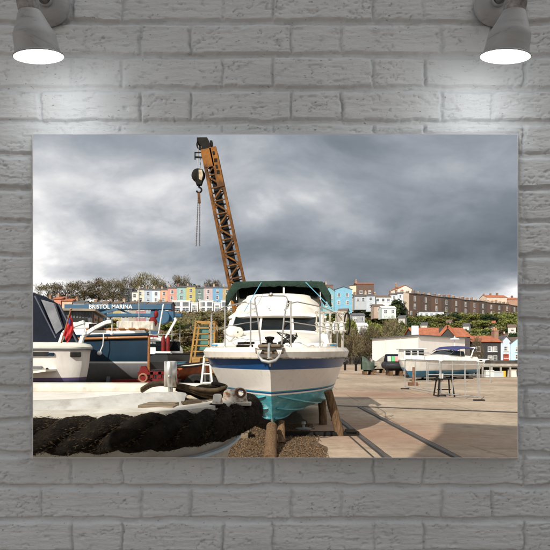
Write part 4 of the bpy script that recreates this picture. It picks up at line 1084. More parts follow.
    for x in (1.06, 1.22, 1.38, 1.54):
        m = MB(); m.ball((x, 1.92, 2.5), (.07, .1, .15), 8); m.build('rack_fender', M['white'], T, local=True)
    m = MB(); ring = [(1.72 + .26 * math.sin(a) * .25, 2.5, 2.62 + .26 * math.cos(a)) for a in np.linspace(0, 2 * math.pi, 20)[:-1]]; m.tube(ring, .02, 6, closed=True); m.build('hoop', M['darkmetal'], T, local=True)
    # moulded details
    for s in (-1, 1):
        m = MB(); m.box((s * 1.1, 1.75 + .2, 2.1), (.5, .6, .1), Matrix.Rotation(s * -.5, 3, 'Z')); m.build('deck_locker', M['gel'], T, local=True, bevel=.03)
        m = MB(); m.box((s * 1.28, 1.75, 2.1), (.34, .02, .03), Matrix.Rotation(s * .62, 3, 'Z')); m.build('name_stripe', mat('blue_stripe', (.02, .2, .38), .5), T, local=True)
    m = MB()
    for ii in (2, 4, 6):
        for s_ in (-1, 1):
            ln = [sec(t)[ii] for t in ts[3:]]; m.tube([(s_ * (x + .01), y, z - .012) for x, y, z in ln], [.012] + [.026] * (len(ln) - 1), 6)
    m.build('spray_rails', h, T, local=True)
    # keel strip
    m = MB(); m.tube([(0, .02, 1.80), (0, .42, 1.4), (0, .85, .95), (0, 1.12, .42), (0, 1.4, .37), (0, 4, .35), (0, 8, .35)], .018, 6); m.build('stem_band', M['gel'], T, local=True)
    m = MB(); m.poly([(-.03, 5.2, .38), (-.03, 7.6, .38), (-.03, 7.6, .12), (-.03, 5.6, .12)], (.06, 0, 0)); m.tube([(.45, 6.2, .5), (.5, 7.6, .25)], .03, 8); m.build('skeg', mat('antifoul_dark', (.03, .12, .16), .7), T, local=True)
    return T
cruiser()

def prop(base, top, r0, r1, label, name='timber_prop', grp=None):
    m = MB(); b = Vector(base); t = Vector(top); pts = [b.lerp(t, k / 6) + Vector((mnoise.noise(Vector((k, b.x, 1))) * .01, 0, 0)) for k in range(7)]
    m.tube(pts, [r0 + (r1 - r0) * k / 6 + .006 * math.sin(k * 2.1) for k in range(7)], 14)
    return tag(m.build(name, M['wood']), label, 'prop', grp)
prop((-.09, 9.0, -.02), (-.07, 10.5, .37), .12, .115, 'thick pale upright timber post under the keel forefoot')
prop((.14, 10.6, 0), (.13, 10.9, .42), .085, .085, 'darker timber post just behind the keel post')
prop((1.3, 13.5, 0), (1.25, 13.5, .9), .11, .10, 'short upright timber prop behind the leaning one')
prop((1.52, 11.65, 0), (1.22, 11.5, 1.05), .105, .10, 'leaning brown timber prop under the right side of the cruiser')
prop((-1.35, 12.2, 0), (-1.1, 12.2, .9), .13, .12, 'timber prop under the left side of the cruiser')
m = MB(); m.beam((.15, 11.55, .05), (1.95, 11.7, .05), .2, .09); m.box((1.75, 11.62, .12), (.22, .16, .06)); tag(m.build('base_plank', M['darkmetal']), 'long dark plank on the ground under the leaning prop', 'plank')
m = MB(); m.box((-.72, 11.3, .17), (.3, .3, .06)); m.box((-.72, 11.3, .07), (.24, .3, .13)); m.box((-.95, 11.6, .06), (.8, .16, .1)); tag(m.build('timber_blocks', M['plank'], bevel=.008), 'small stack of grey timber blocks left of the keel post', 'blocks')
m = MB(); m.lathe([(.19, 0), (.2, .03), (.03, .06), (.03, .12), (.06, .14), (.05, .2), (.001, .21)], (.72, 12.6, .0), 20); tag(m.build('jack_stand', M['galv']), 'small round based steel jack under the cruiser', 'stand')

# ================================================================ FOREGROUND WORKBOAT
def workboat():
    T = empty('workboat', (-1.6, 4.0, 1.0), 'old white workboat in the foreground with thick black rope fender round its bow', 'boat')
    # plan: near edge with rope then round the bow to the far side
    near = [(-3.4, 2.86), (-2.4, 2.88), (-1.43, 2.97), (-.84, 3.1), (-.52, 3.3), (-.34, 3.6), (-.25, 3.95), (-.22, 4.4), (-.32, 4.9), (-.7, 5.3), (-1.4, 5.45), (-2.4, 5.5), (-3.6, 5.5)]
    def cr(pts, k=8):
        out = []; P_ = [Vector(p) for p in pts]
        for i in range(len(P_) - 1):
            a = P_[max(0, i - 1)]; b = P_[i]; c = P_[i + 1]; d = P_[min(len(P_) - 1, i + 2)]
            for j in range(k):
                t = j / k; out.append(.5 * ((2 * b) + (c - a) * t + (2 * a - 5 * b + 4 * c - d) * t * t + (3 * b - a - 3 * c + d) * t ** 3))
        out.append(P_[-1]); return out
    path = cr(near)
    cen = Vector((-2.0, 4.1))
    def inset(p, g): 
        d = (cen - p); d.x *= .6; return p + d.normalized() * g
    # hull below the rope
    m = MB()
    m.grid([[(*inset(p, .06), 1.50) for p in path], [(*inset(p, .10), 1.30) for p in path], [(*inset(p, .13), 1.22) for p in path], [(*inset(p, .34), .6) for p in path], [(*inset(p, .7), .2) for p in path]], 0, True)
    m.build('hull', M['oldwhite'], T)
    m = MB(); m.tube([(*inset(p, .1), 1.19) for p in path], .02, 6); m.build('hull_line', mat('pale_blue_line', (.5, .6, .66), .5), T)
    # gunwale cap
    m = MB(); m.grid([[(*inset(p, .05), 1.50) for p in path], [(*inset(p, .05), 1.535) for p in path], [(*inset(p, .2), 1.545) for p in path], [(*inset(p, .21), 1.49) for p in path]], 0, False)
    m.build('gunwale', M['oldwhite'], T)
    # deck
    dm, nt, b = nodes('sandy_deck'); n = noise_node(nt, 9, 8, .7); r = ramp(nt, n.outputs[0], [(.32, (.2, .14, .08)), (.5, (.42, .33, .22)), (.68, (.6, .52, .4))]); nt.links.new(r.outputs[0], b.inputs['Base Color']); b.inputs['Roughness'].default_value = .8
    bn = noise_node(nt, 60, 5, .7); bump(nt, b, bn.outputs[0], .5, .004)
    m = MB(); pts = [(*inset(p, .205), 1.505) for p in path]; m.add(pts, [tuple(range(len(pts)))]); m.build('deck', dm, T)
    # far bulwark, cream inside, higher than the near gunwale
    far = [p for p in path if p.y > 4.75] ; far = [p for p in far if p.x < -.62]
    m = MB(); m.grid([[(*inset(p, .22), 1.45) for p in far], [(*inset(p, .17), 1.585) for p in far], [(*inset(p, .03), 1.59) for p in far], [(*inset(p, .02), 1.3) for p in far]], 0, False)
    m.build('far_bulwark', M['oldwhite'], T)
    # near coaming: long sloping ledge that climbs to the right
    m = MB()
    a = [(-3.3, 3.35, 1.60), (-1.72, 3.56, 1.562), (-1.05, 3.72, 1.598), (-.78, 3.86, 1.60), (-.7, 3.95, 1.585)]
    a = cr([Vector(p) for p in a], 5)
    m.grid([[(p.x, p.y - .16, 1.50) for p in a], [(p.x, p.y, p.z) for p in a], [(p.x - .02, p.y + .06, p.z + .004) for p in a], [(p.x, p.y + .12, 1.49) for p in a]], 0, True)
    m.build('coaming', mat('chalky_grey_white', (.46, .46, .44), .7, (.35, .34, .31), 5, dirt=.6, dscale=6, dirtc=(.14, .11, .08), bs=40, bd=.004), T)
    m = MB(); m.grid([[(-3.4, 3.9, 1.51), (-1.6, 4.1, 1.51), (-.9, 4.4, 1.51)], [(-3.4, 5.1, 1.515), (-1.6, 5.1, 1.515), (-.8, 5.0, 1.515)]], 0, False); m.build('inner_well', M['deckwhite'], T)
    # rope fender: three laid strands and hanging fibres
    centre = []
    L = 0; pr = None
    fine = cr([Vector((p.x, p.y, 1.41)) for p in path[::2]], 14)
    fine = [p for p in fine if not (p.y > 4.9 and p.x < -.6)]
    m = MB()
    acc = [0]
    for i in range(1, len(fine)): acc.append(acc[-1] + (fine[i] - fine[i - 1]).length)
    for s in range(3):
        pts = []; rs = []
        for i, p in enumerate(fine):
            d = (fine[min(i + 1, len(fine) - 1)] - fine[max(0, i - 1)]).normalized(); n = Vector((d.y, -d.x, 0)); ph = acc[i] * 2 * math.pi / .62 + s * 2 * math.pi / 3
            w = (.056 + .006 * math.exp(-((p.x + .7) / .5) ** 2)) * (1 + .12 * mnoise.noise(p * 7 + Vector((s, 0, 0))))
            pts.append(p + n * math.cos(ph) * w + Vector((0, 0, 1)) * math.sin(ph) * w); rs.append((.055 + .006 * math.exp(-((p.x + .7) / .5) ** 2)) * (1 + .16 * mnoise.noise(p * 13 + Vector((s * 3, 0, 0)))))
        m.tube(pts, rs, 18)
    rf = m.build('rope_fender', M['rope'], T)
    dsp = rf.modifiers.new('d', 'DISPLACE'); tx = bpy.data.textures.new('rope_clouds', 'CLOUDS'); tx.noise_scale = .025; dsp.texture = tx; dsp.strength = .022; dsp.mid_level = .5
    n = 26000; ii = rng.integers(0, len(fine) - 1, n); F0 = np.array([tuple(p) for p in fine]); base = F0[ii] + (F0[ii + 1] - F0[ii]) * rng.uniform(0, 1, n)[:, None]
    ang = rng.uniform(0, 2 * math.pi, n); D = F0[np.minimum(ii + 2, len(fine) - 1)] - F0[ii]; D /= np.linalg.norm(D, axis=1)[:, None]
    nrm = np.stack([D[:, 1], -D[:, 0], 0 * D[:, 0]], -1); sarr = np.array(acc)[ii]
    bulge = .103 + .010 * np.cos(3 * (ang - sarr * 2 * math.pi / .62)) + rng.normal(size=n) * .006
    off = nrm * np.cos(ang)[:, None] + np.array([0, 0, 1]) * np.sin(ang)[:, None]
    base = base + off * bulge[:, None]
    ax = D * rng.choice([-1, 1], n)[:, None] * 1.1 + off * rng.uniform(0, .35, n)[:, None] + np.array([0, 0, -1.0]) * (rng.uniform(0, 1, n) ** 2 * np.where(np.sin(ang) < -.2, 2.4, .5))[:, None]
    V, Fq = cards(base, .0034, 7.5, axis=ax * 1.4)
    np_mesh('rope_fibres', V - np.array([-1.6, 4.0, 1.0]), Fq, [M['fibre']], rf)
    # bitt
    m = MB(); c = P(170.5, 361, 3.95); x, y = c.x, c.y; zt = c.z
    m.lathe([(.001, zt), (.044, zt), (.05, zt - .008), (.051, zt - .2), (.046, zt - .205), (.018, zt - .207), (.018, 1.56), (.05, 1.55), (.055, 1.5)], (x, y, 0), 28)
    m.build('mooring_bitt', M['steel'], T)
    m = MB(); m.ball((x + .0, y - .052, zt - .12), .012, 6); m.build('bitt_bolt', M['steel'], T)
    m = MB()
    for k in range(3): m.tube([(x + (.09 - .012 * k) * math.cos(a) * 1.25 + .01, y - .05 + .07 * math.sin(a), 1.52 + .02 * k) for a in np.linspace(0, 6.28, 18)[:-1]], .014, 8, closed=True)
    tag(m.build('rope_coil', M['rope']), 'flat black rope coil round the foot of the steel bitt', 'rope coil')
    m = MB(); a = P(141, 409, 3.42); b2 = P(176.5, 411, 3.42); m.beam((a.x, 3.42, 1.535), (b2.x, 3.40, 1.53), .13, .045); tag(m.build('wooden_board', M['plank'], bevel=.004), 'short weathered board lying on the workboat deck in front of the bitt', 'board')
    m = MB(); a = P(150, 403, 3.62); m.beam((a.x - .02, 3.62, 1.53), (a.x + .2, 3.6, 1.53), .1, .04); tag(m.build('wooden_board', M['plank'], bevel=.004), 'smaller darker board behind the front one on the workboat', 'board')
    # bollard with collar
    c = P(217.5, 394, 3.6); m = MB(); m.lathe([(.055, 1.5), (.055, 1.53), (.04, 1.535), (.036, 1.57), (.034, 1.575), (.03, c.z - .008), (.022, c.z), (.001, c.z + .002)], (c.x, 3.6, 0), 24); m.build('bollard', M['rust'], T)
    m = MB()
    for k in range(1): m.tube([(c.x + .052 * math.cos(a), 3.6 + .05 * math.sin(a), 1.53 + .022 * k) for a in np.linspace(0, 6.28, 16)[:-1]], .014, 8, closed=True)
    tag(m.build('rope_turns', M['rope']), 'black rope turned round the foot of the small conical bollard', 'rope')
    # fairlead plate: teardrop with a hole
    m = MB(); cz = 1.588; cx = P(239.5, 396, 3.85).x; cy = 3.85; outer, inn = [], []
    for k in range(32):
        a = 2 * math.pi * k / 32; r = .056
        ox, oz = r * math.cos(a), r * math.sin(a)
        if a > math.pi * .75 and a < math.pi * 1.85: 
            ox = ox * 1.35 - (.05 if math.cos(a) < 0 else -.01); oz = -.1 if math.sin(a) < -.1 else oz
        outer.append((cx + ox, cy, cz + oz)); inn.append((cx + .01 + .02 * math.cos(a), cy, cz + .012 + .024 * math.sin(a)))
    f = Vector((0, .035, 0)); o2 = [Vector(p) + f for p in outer]; i2 = [Vector(p) + f for p in inn]
    m.grid([inn, outer, o2, i2, inn], 0, False, closed=True); m.build('fairlead', M['rust'], T, bevel=.004)
    m = MB(); m.lathe([(.024, -.006), (.038, -.006), (.038, .02), (.024, .02)], (cx + .01, cy, cz + .012), 22, rot=Matrix.Rotation(R(90), 3, 'X')); m.build('fairlead_ring', mat('rusty_steel', (.14, .06, .03), .8, (.1, .035, .015), 30, bs=80), T)
    m = MB(); m.box((cx - .01, cy, 1.517), (.2, .1, .025)); m.build('fairlead_base', M['oldwhite'], T, bevel=.004)
    return T
workboat()
# heap of hose and mooring line on the deck
def hose():
    m = MB(); rd = random.Random(4)
    def line(pts, r):
        P_ = [Vector(p) for p in pts]; out = []
        for i in range(len(P_) - 1):
            a = P_[max(0, i - 1)]; b = P_[i]; c = P_[i + 1]; d = P_[min(len(P_) - 1, i + 2)]
            for j in range(8):
                t = j / 8; out.append(.5 * ((2 * b) + (c - a) * t + (2 * a - 5 * b + 4 * c - d) * t * t + (3 * b - a - 3 * c + d) * t ** 3))
        out.append(P_[-1]); m.tube(out, r, 10)
    for k in range(3):
        line([P(142, 391 - k, 4.35 - .07 * k), P(152, 385.5 - k, 4.25 - .06 * k), P(166, 384.5 - k * .8, 4.15 - .06 * k), P(182, 388 - k * 1.2, 4.15), P(200, 394 - k * 2.4, 4.1 - .05 * k), P(216, 398 - k * 4, 4.1 - .05 * k), P(226, 396 - k * 5, 4.05)], .017)
    for k in range(3):
        line([P(180, 399 + k * 2, 4.0 - .08 * k), P(192, 401 + k * 1.6, 3.95 - .08 * k), P(205, 404 + k, 3.9 - .06 * k), P(213, 403, 3.95)], .016)
    tag(m.build('brown_hose', M['hose']), 'brown hose lying in long bends across the workboat deck', 'hose')
    m = MB()
    for k in range(5):
        cx, cy = P(214 + k * 1.6, 393, 4.15).x, 4.15 - .02 * k
        m.tube([(cx + (.085 - .008 * k) * math.cos(a), cy + .05 * math.sin(a), 1.56 + .022 * k + .015 * math.sin(a + k)) for a in np.linspace(0, 6.28, 20)[:-1]], .015, 8, closed=True)
    tag(m.build('hose_coil', M['rope']), 'dark coiled line beside the rusty fairlead', 'rope coil')
    m = MB(); 
    for k in range(4):
        pts = [P(176 + j * 7, 389 + 3.0 * math.sin(j * 1.2 + k) + k * 2.2, 4.2 + .05 * k) for j in range(6)]; line(pts, .015)
    tag(m.build('mooring_line', M['rope']), 'tangled black mooring line beside the steel bitt', 'rope')
hose()

# ================================================================ MOBILE CRANE
def crane():
    D = 25.0
    T = empty('mobile_crane', (P(228, 350, D).x, D, 0), 'old rusty orange mobile crane with yellow ladder cab and raised lattice boom behind the cruiser', 'crane')
    a = P(246.5, 330, D); b = P(209.5, 152, D)
    ax = (b - a).normalized(); side = Vector((0, 1, 0)).cross(ax).normalized(); dep = Vector((0, 1, 0))
    # outer boom section: four box chords with plates and lacing
    L = (b - a).length
    def corner(f, s, q):   # s side, q depth
        w = .40 - .07 * f
        return a + ax * L * f + side * s * w + dep * q * .38
    m = MB()
    for s in (-1, 1):
        for q in (-1, 1): m.beam(corner(0, s, q), corner(1, s, q), .13, .13, up=(0, 1, 0))
    m.build('boom_chords', M['craneorange'], T)
    m = MB(); n = 13
    for i in range(n):
        f0, f1 = i / n * .93, (i + 1) / n * .93
        for q in (-1, 1):
            s = 1 if i % 2 else -1
            m.beam(corner(f0, s, q), corner(f1, -s, q), .07, .05, up=(0, 1, 0)); m.beam(corner(f1, -1, q), corner(f1, 1, q), .06, .05, up=(0, 1, 0))
        for s in (-1, 1):
            q = 1 if i % 2 else -1; m.beam(corner(f0, s, q), corner(f1, s, -q), .06, .05)
    m.build('boom_lacing', M['craneorange'], T)
    # dark telescoped inner section seen between the chords
    m = MB(); m.beam(a + ax * L * .02, a + ax * L * .98, .34, .42, up=(0, 1, 0)); m.build('inner_boom', M['darkmetal'], T)
    m = MB(); m.beam(corner(.78, 1, -1) + Vector((-.12, -.08, 0)), corner(1, 1, -1) + Vector((-.12, -.08, 0)), .34, .03, up=(0, 1, 0)); m.beam(corner(.9, -.4, -1) + Vector((0, -.08, 0)), corner(1, -.4, -1) + Vector((0, -.08, 0)), .5, .03, up=(0, 1, 0)); m.build('boom_plate', M['craneorange'], T)
    m = MB()
    for k, (f, w, h) in enumerate(((.955, .1, .2), (.915, .16, .1), (.88, .1, .16), (.85, .14, .1))):
        m.beam(corner(f, 1, -1) + Vector((-.12, -.105, 0)), corner(f + .02, 1, -1) + Vector((-.12 + .03 * (k % 2), -.105, 0)), w, .012, up=(0, 1, 0))
    m.build('boom_marking', M['darkmetal'], T)
    # head: sheave cheeks, stays
    h0 = b
    m = MB()
    pr = [P(205, 163, D), P(214, 162, D), P(213, 153, D), P(210, 144, D), P(208, 140.5, D), P(200.5, 140.5, D), P(199.5, 146, D), P(203, 150, D)]
    for dy in (-.38, .3): m.poly([p + Vector((0, dy, 0)) for p in pr], (0, .06, 0))
    m.beam(P(200, 142.5, D), P(206, 142, D), .22, .6, up=(0, 1, 0)); m.box(P(199.2, 141.5, D), (.16, .5, .2)); m.box(P(211.5, 147, D), (.12, .4, .5)); m.beam(P(206, 146, D), P(211, 158, D), .34, .6, up=(0, 1, 0))
    m.beam(P(195.5, 159.5, D) + Vector((0, -.3, 0)), P(208, 160, D) + Vector((0, -.3, 0)), .07); m.beam(P(195.5, 155, D) + Vector((0, -.3, 0)), P(203, 155, D) + Vector((0, -.3, 0)), .05)
    m.beam(P(196, 155, D) + Vector((0, -.3, 0)), P(196, 162, D) + Vector((0, -.3, 0)), .05)
    hd = m.build('boom_head', M['darkmetal'], T)
    m = MB(); m.lathe([(.02, -.06), (.26, -.06), (.22, 0), (.26, .06), (.02, .06)], P(201.5, 145, D), 24, rot=Matrix.Rotation(R(90), 3, 'X')); m.build('sheave', M['darkmetal'], hd)
    # hoist lines, hook block, hook
    m = MB()
    for x in (197.4, 200.2): m.tube([P(x + 1.3, 146, D) + Vector((0, -.05, 0)), P(x, 168, D)], .018, 5)
    m.build('hoist_rope', M['galv'], T)
    m = MB(); c = P(199, 176, D)
    m.lathe([(.02, -.1), (.3, -.11), (.34, -.07), (.34, .07), (.3, .11), (.02, .1)], c + Vector((-.03, 0, .02)), 26, rot=Matrix.Rotation(R(20), 3, 'Z') @ Matrix.Rotation(R(90), 3, 'X')); m.poly([c + Vector(k) for k in ((-.2, -.13, .3), (.2, -.13, .3), (.26, -.13, -.05), (.12, -.13, -.46), (-.12, -.13, -.46), (-.26, -.13, -.05))], (0, .26, 0)); hb = m.build('hook_block', M['darkmetal'], T)
    m = MB(); m.poly([c + Vector(k) for k in ((.0, -.16, .26), (.17, -.16, .26), (.22, -.16, .0), (.15, -.16, -.28), (.02, -.16, -.2))], (0, .03, 0)); m.build('block_cheek', mat('cream_worn', (.5, .42, .28), .6, (.2, .15, .1), 5), hb)
    m = MB(); c = P(199, 190, D); m.tube([P(199, 185, D), P(199, 187, D)] + [c + Vector((.13 * math.sin(a), 0, .13 * math.cos(a))) for a in np.linspace(0, 4.4, 10)], .045, 8); m.build('hook', M['darkmetal'], T)
    m = MB()
    for x0, x1 in ((198.3, 196.2), (199.8, 199.6)):
        p, q = P(x0, 194, D), P(x1, 246, D)
        for k in range(44):
            u = p.lerp(q, k / 44); v = p.lerp(q, (k + 1.25) / 44); o = Vector((.018, 0, 0)) if k % 2 else Vector((0, .018, 0))
            m.tube([u + o, v + o], .011, 4); m.tube([u - o, v - o], .011, 4)
    m.build('sling_chain', mat('chain_steel', (.12, .1, .08), .6), T)
    m = MB(); m.beam(P(198.7, 193, D), P(199.5, 203, D), .12, .1); m.build('chain_shortener', M['craneorange'], T)
    # cab and ladder at the left
    d2 = 24.0
    m = MB()
    A = [P(188.5, 375, d2), P(196, 322, d2), P(214.5, 322, d2), P(214, 375, d2)]
    for dy in (0, 1.1):
        o = Vector((0, dy, 0)); m.beam(A[0] + o, A[1] + o, .09); m.beam(A[1] + o, A[2] + o, .09); m.beam(A[2] + o, A[3] + o, .09); m.beam(A[0] + o, A[3] + o, .09)
    for k in range(1, 9):
        f = k / 9; m.beam(A[0].lerp(A[1], f), A[3].lerp(A[2], f), .06)
    for p in A: m.beam(p, p + Vector((0, 1.1, 0)), .08)
    m.beam(P(207, 375, d2), P(210, 322, d2), .06)
    m.build('cab_ladder', M['yellow'], T)
    m = MB(); q = [P(196, 352, d2), P(199, 326, d2), P(212, 326, d2), P(212, 352, d2)]; m.poly([p + Vector((0, .35, 0)) for p in q], (0, .6, 0)); m.build('cab', mat('cab_green_glass', (.06, .16, .14), .2, (.1, .22, .19), 2), T)
    m = MB(); m.box((P(235, 368, D).x, D + .6, 1.35), (4.2, 1.9, .7)); m.box((P(243, 350, D).x, D + .6, 2.1), (1.8, 1.6, .9)); m.build('chassis', M['yellow'], T, bevel=.03)
    for px in (197, 222, 262):
        for dy in (-.4, 1.6):
            m = MB(); m.lathe([(.3, -.17), (.5, -.17), (.55, -.1), (.55, .1), (.5, .17), (.3, .17)], (P(px, 0, D).x, D + dy, .55), 28, rot=Matrix.Rotation(R(90), 3, 'X')); w = m.build('wheel', M['black'], T)
            m = MB(); m.lathe([(.001, -.1), (.1, -.13), (.12, -.05), (.3, -.1), (.3, .1)], (P(px, 0, D).x, D + dy, .55), 20, rot=Matrix.Rotation(R(90), 3, 'X')); m.build('rim', M['yellow'], w)
crane()
# white step ladder against the cruiser
m = MB(); d = 12.6
for x0, x1 in ((198.5, 204.5), (214.5, 209.5)): m.beam(P(x0, 409, d), P(x1, 356, d), .045, .07)
for k in range(1, 6): f = k / 6; m.beam(P(198.5, 409, d).lerp(P(204.5, 356, d), f), P(214.5, 409, d).lerp(P(209.5, 356, d), f), .05, .03)
for x in (204.5, 209.5): m.beam(P(x, 356, d), P(x + 1, 402, d + 1.3), .03, .04)
tag(m.build('step_ladder', M['white']), 'white step ladder standing against the left side of the cruiser', 'ladder')

# ================================================================ BOATS AT THE LEFT
def side_hull(T, stern, bow, hw, z_keel, z_sheer0, z_sheer1, mt, name='hull', tumble=.0, n=18, stern_full=.85, wl=None, raked=.5, flare=.25):
    """boat hull from stern point to bow point (plan), half beam hw"""
    S = Vector((*stern, 0)); B = Vector((*bow, 0)); d = (B - S); L = d.length; d.normalize(); nr = Vector((d.y, -d.x, 0)); rows = []
    for i in range(n + 1):
        t = i / n; w = hw * (stern_full + (1 - stern_full) * math.sin(min(1, t * 2.2) * math.pi / 2)) * (1 - max(0, (t - .45) / .55) ** 2.3)
        zs = z_sheer0 + (z_sheer1 - z_sheer0) * t ** 1.8; zk = z_keel + .3 * max(0, t - .75) ** 2 * 4
        row = []
        for k in range(-8, 9):
            a = abs(k) / 8; s = 1 if k >= 0 else -1
            x = w * ((a / .45) * (1 - flare) if a < .45 else (1 - flare) + flare * ((a - .45) / .55)); z = zk + (zs - zk) * (a * .35 / .45 if a < .45 else .35 + .65 * (a - .45) / .55)
            ext = raked * (z - zk) / (zs - zk) * max(0, t - .6) / .4
            row.append(S + d * (L * t + ext) + nr * s * x + Vector((0, 0, z)))
        rows.append(row)
    m = MB(); m.grid(rows, 0, True); m.add(rows[0], [tuple(range(17))]); h = m.build(name, mt, T)
    m = MB(); m.grid([[r[0] + Vector((0, 0, -.04)), r[8] * 0 + (r[0] + r[16]) / 2 + Vector((0, 0, 0)), r[16] + Vector((0, 0, -.04))] for r in rows], 0, True); m.build('deck', M['deckwhite'], T)
    m = MB(); m.tube([r[0] for r in rows], .04, 6); m.tube([r[16] for r in rows], .04, 6); m.tube([rows[0][0], rows[0][16]], .04, 6)
    return rows, m
def zmat(name, bands, rough=.3):
    m, nt, b = nodes(name); g = N(nt, 'ShaderNodeNewGeometry'); sp = N(nt, 'ShaderNodeSeparateXYZ')
    tc = N(nt, 'ShaderNodeTexCoord'); nt.links.new(tc.outputs['Object'], sp.inputs[0])
    out = None
    for z, c in bands:
        n = noise_node(nt, 2.4, 7, .65, stretch=(1, 1, .4)); r = ramp(nt, n.outputs[0], [(.35, tuple(k * .82 for k in c)), (.6, c)])
        if out is None: out = r.outputs[0]
        else:
            gt = N(nt, 'ShaderNodeMath', operation='GREATER_THAN'); nt.links.new(sp.outputs[2], gt.inputs[0]); gt.inputs[1].default_value = z
            out = mixc(nt, gt.outputs[0], out, r.outputs[0])
    nt.links.new(out, b.inputs['Base Color']); b.inputs['Roughness'].default_value = rough
    return m

# white cruiser with navy canvas, stern quarter towards us
def canvas_boat():
    T = empty('canvas_covered_cruiser', (-6.5, 14, 0), 'white motor cruiser at the far left under a tall navy canvas cover', 'boat')
    hm = zmat('white_hull_bands', [(0, (.04, .05, .09)), (1.22, (.1, .08, .18)), (1.3, (.8, .78, .74))])
    q = [(-10.5, 11.9), (-6.6, 12.35), (-5.2, 12.65), (-4.92, 12.85), (-4.87, 13.2), (-5.7, 15.0), (-6.3, 15.9), (-10.5, 15.9)]
    cx, cy = -8, 14
    rings = []
    for z, k in ((.35, .80), (.8, .9), (1.15, .955), (1.6, .985), (1.98, 1.0), (2.03, 1.006)):
        rings.append([(cx + (x - cx) * k, cy + (y - cy) * k, z) for x, y in q])
    m = MB(); m.grid(rings, 0, True, True); m.build('hull', hm, T, bevel=.02)
    m = MB(); r2 = []
    for z, k in ((2.0, 1.012), (2.08, 1.02), (2.15, 1.0), (2.2, .93), (2.2, .2)): r2.append([(cx + (x - cx) * k, cy + (y - cy) * k, z) for x, y in q])
    m.grid(r2, 0, True, True); m.build('deck', mat('cream_deck', (.6, .6, .54), .5, (.5, .5, .44), 3), T)
    m = MB(); m.tube([(cx + (x - cx) * 1.016, cy + (y - cy) * 1.016, 2.02) for x, y in q[:6]], .022, 6); m.build('rubbing_strake', M['grey'], T)
    def onface(px, py, w, h, mt, nm, out=.03):
        # point on the near side wall, between plan corners 1-2
        a, b = Vector(q[0]), Vector(q[1]); c = Vector(q[2])
        best = None
        for (u, v) in ((a, b), (b, c), (c, Vector(q[3]))):
            k = (px - 275) / 500; den = (v.x - u.x) - k * (v.y - u.y); t = (k * u.y - u.x) / den
            if -.01 <= t <= 1.01: best = (u, v, t)
        u, v, t = best; p = u.lerp(v, t); d = (v - u).normalized(); n = Vector((d.y, -d.x)); z = EYE + (354 - py) / 500 * p.y
        m = MB(); rot = Matrix((Vector((d.x, d.y, 0)), Vector((-n.x, -n.y, 0)), Vector((0, 0, 1)))).transposed()
        m.box((p.x + n.x * out * .3, p.y + n.y * out * .3, z), (w, .08, h), rot); return m.build(nm, mt, T, bevel=.015)
    onface(38, 354, .5, .11, M['black'], 'hull_vent'); onface(51, 354.2, .16, .08, M['navy'], 'hull_vent'); onface(75.5, 354.5, .26, .12, M['black'], 'hull_vent')
    onface(36, 367.5, .3, .06, M['grey'], 'drain_slot'); onface(47, 369, .05, .06, M['black'], 'drain_slot')
    # pale bathing platform seen edge on below
    m = MB(); m.add([(-9.5, 11.5, 1.28), (-7.0, 11.9, 1.36), (-5.6, 12.2, 1.52), (-5.5, 12.7, 1.52), (-9.5, 12.6, 1.3), (-9.5, 11.5, 1.18), (-7.0, 11.9, 1.27), (-5.6, 12.2, 1.47), (-5.5, 12.7, 1.47), (-9.5, 12.6, 1.2)], [(0, 1, 2, 3, 4), (9, 8, 7, 6, 5), (0, 5, 6, 1), (1, 6, 7, 2), (2, 7, 8, 3), (3, 8, 9, 4)]); m.build('bathing_platform', M['gel'], T)
    # canvas: tall cover sloping down to the stern
    pr = [P(-20, 290, 13.2), P(34, 291.5, 13.2), P(46, 295.5, 13.2), P(60, 303.5, 13.2), P(66, 313, 13.2), (P(80.5, 343, 13.2))]
    m = MB(); rows = []
    for dy, k, dz in ((0, 1.0, -.12), (.12, 1.0, -.02), (.5, 1.0, .0), (2.4, 1.0, 0), (2.9, .97, -.15)):
        row = []
        for i, p in enumerate(pr): row.append((p.x * (1 + dy / 13.2 * 1.15), p.y + dy, p.z + (dz if i < 5 else 0)))
        rows.append(row)
    rows = [[(x, 12.95, 2.12) for x, y, z in rows[0]]] + rows + [[(x * 1.25, 16.1, 2.12) for x, y, z in rows[0]]]
    m.grid(rows, 0, False); m.build('canvas_cover', M['navycanvas'], T, bevel=.05)
    m = MB(); f = lambda px, py: P(px, py, 13.02)
    m.poly([f(41, 299.5), f(53.5, 303), f(62.5, 328), f(56, 334)], (0, .1, 0)); m.build('cover_window', mat('smoky_plastic', (.13, .14, .16), .2, (.2, .21, .23), 3), T)
    m = MB(); m.beam(f(35, 296), f(56, 338), .05, .03); m.beam(f(59, 304), f(77, 342), .06, .03); m.build('cover_seam', mat('seam_grey', (.05, .06, .09), .6), T)
canvas_boat()
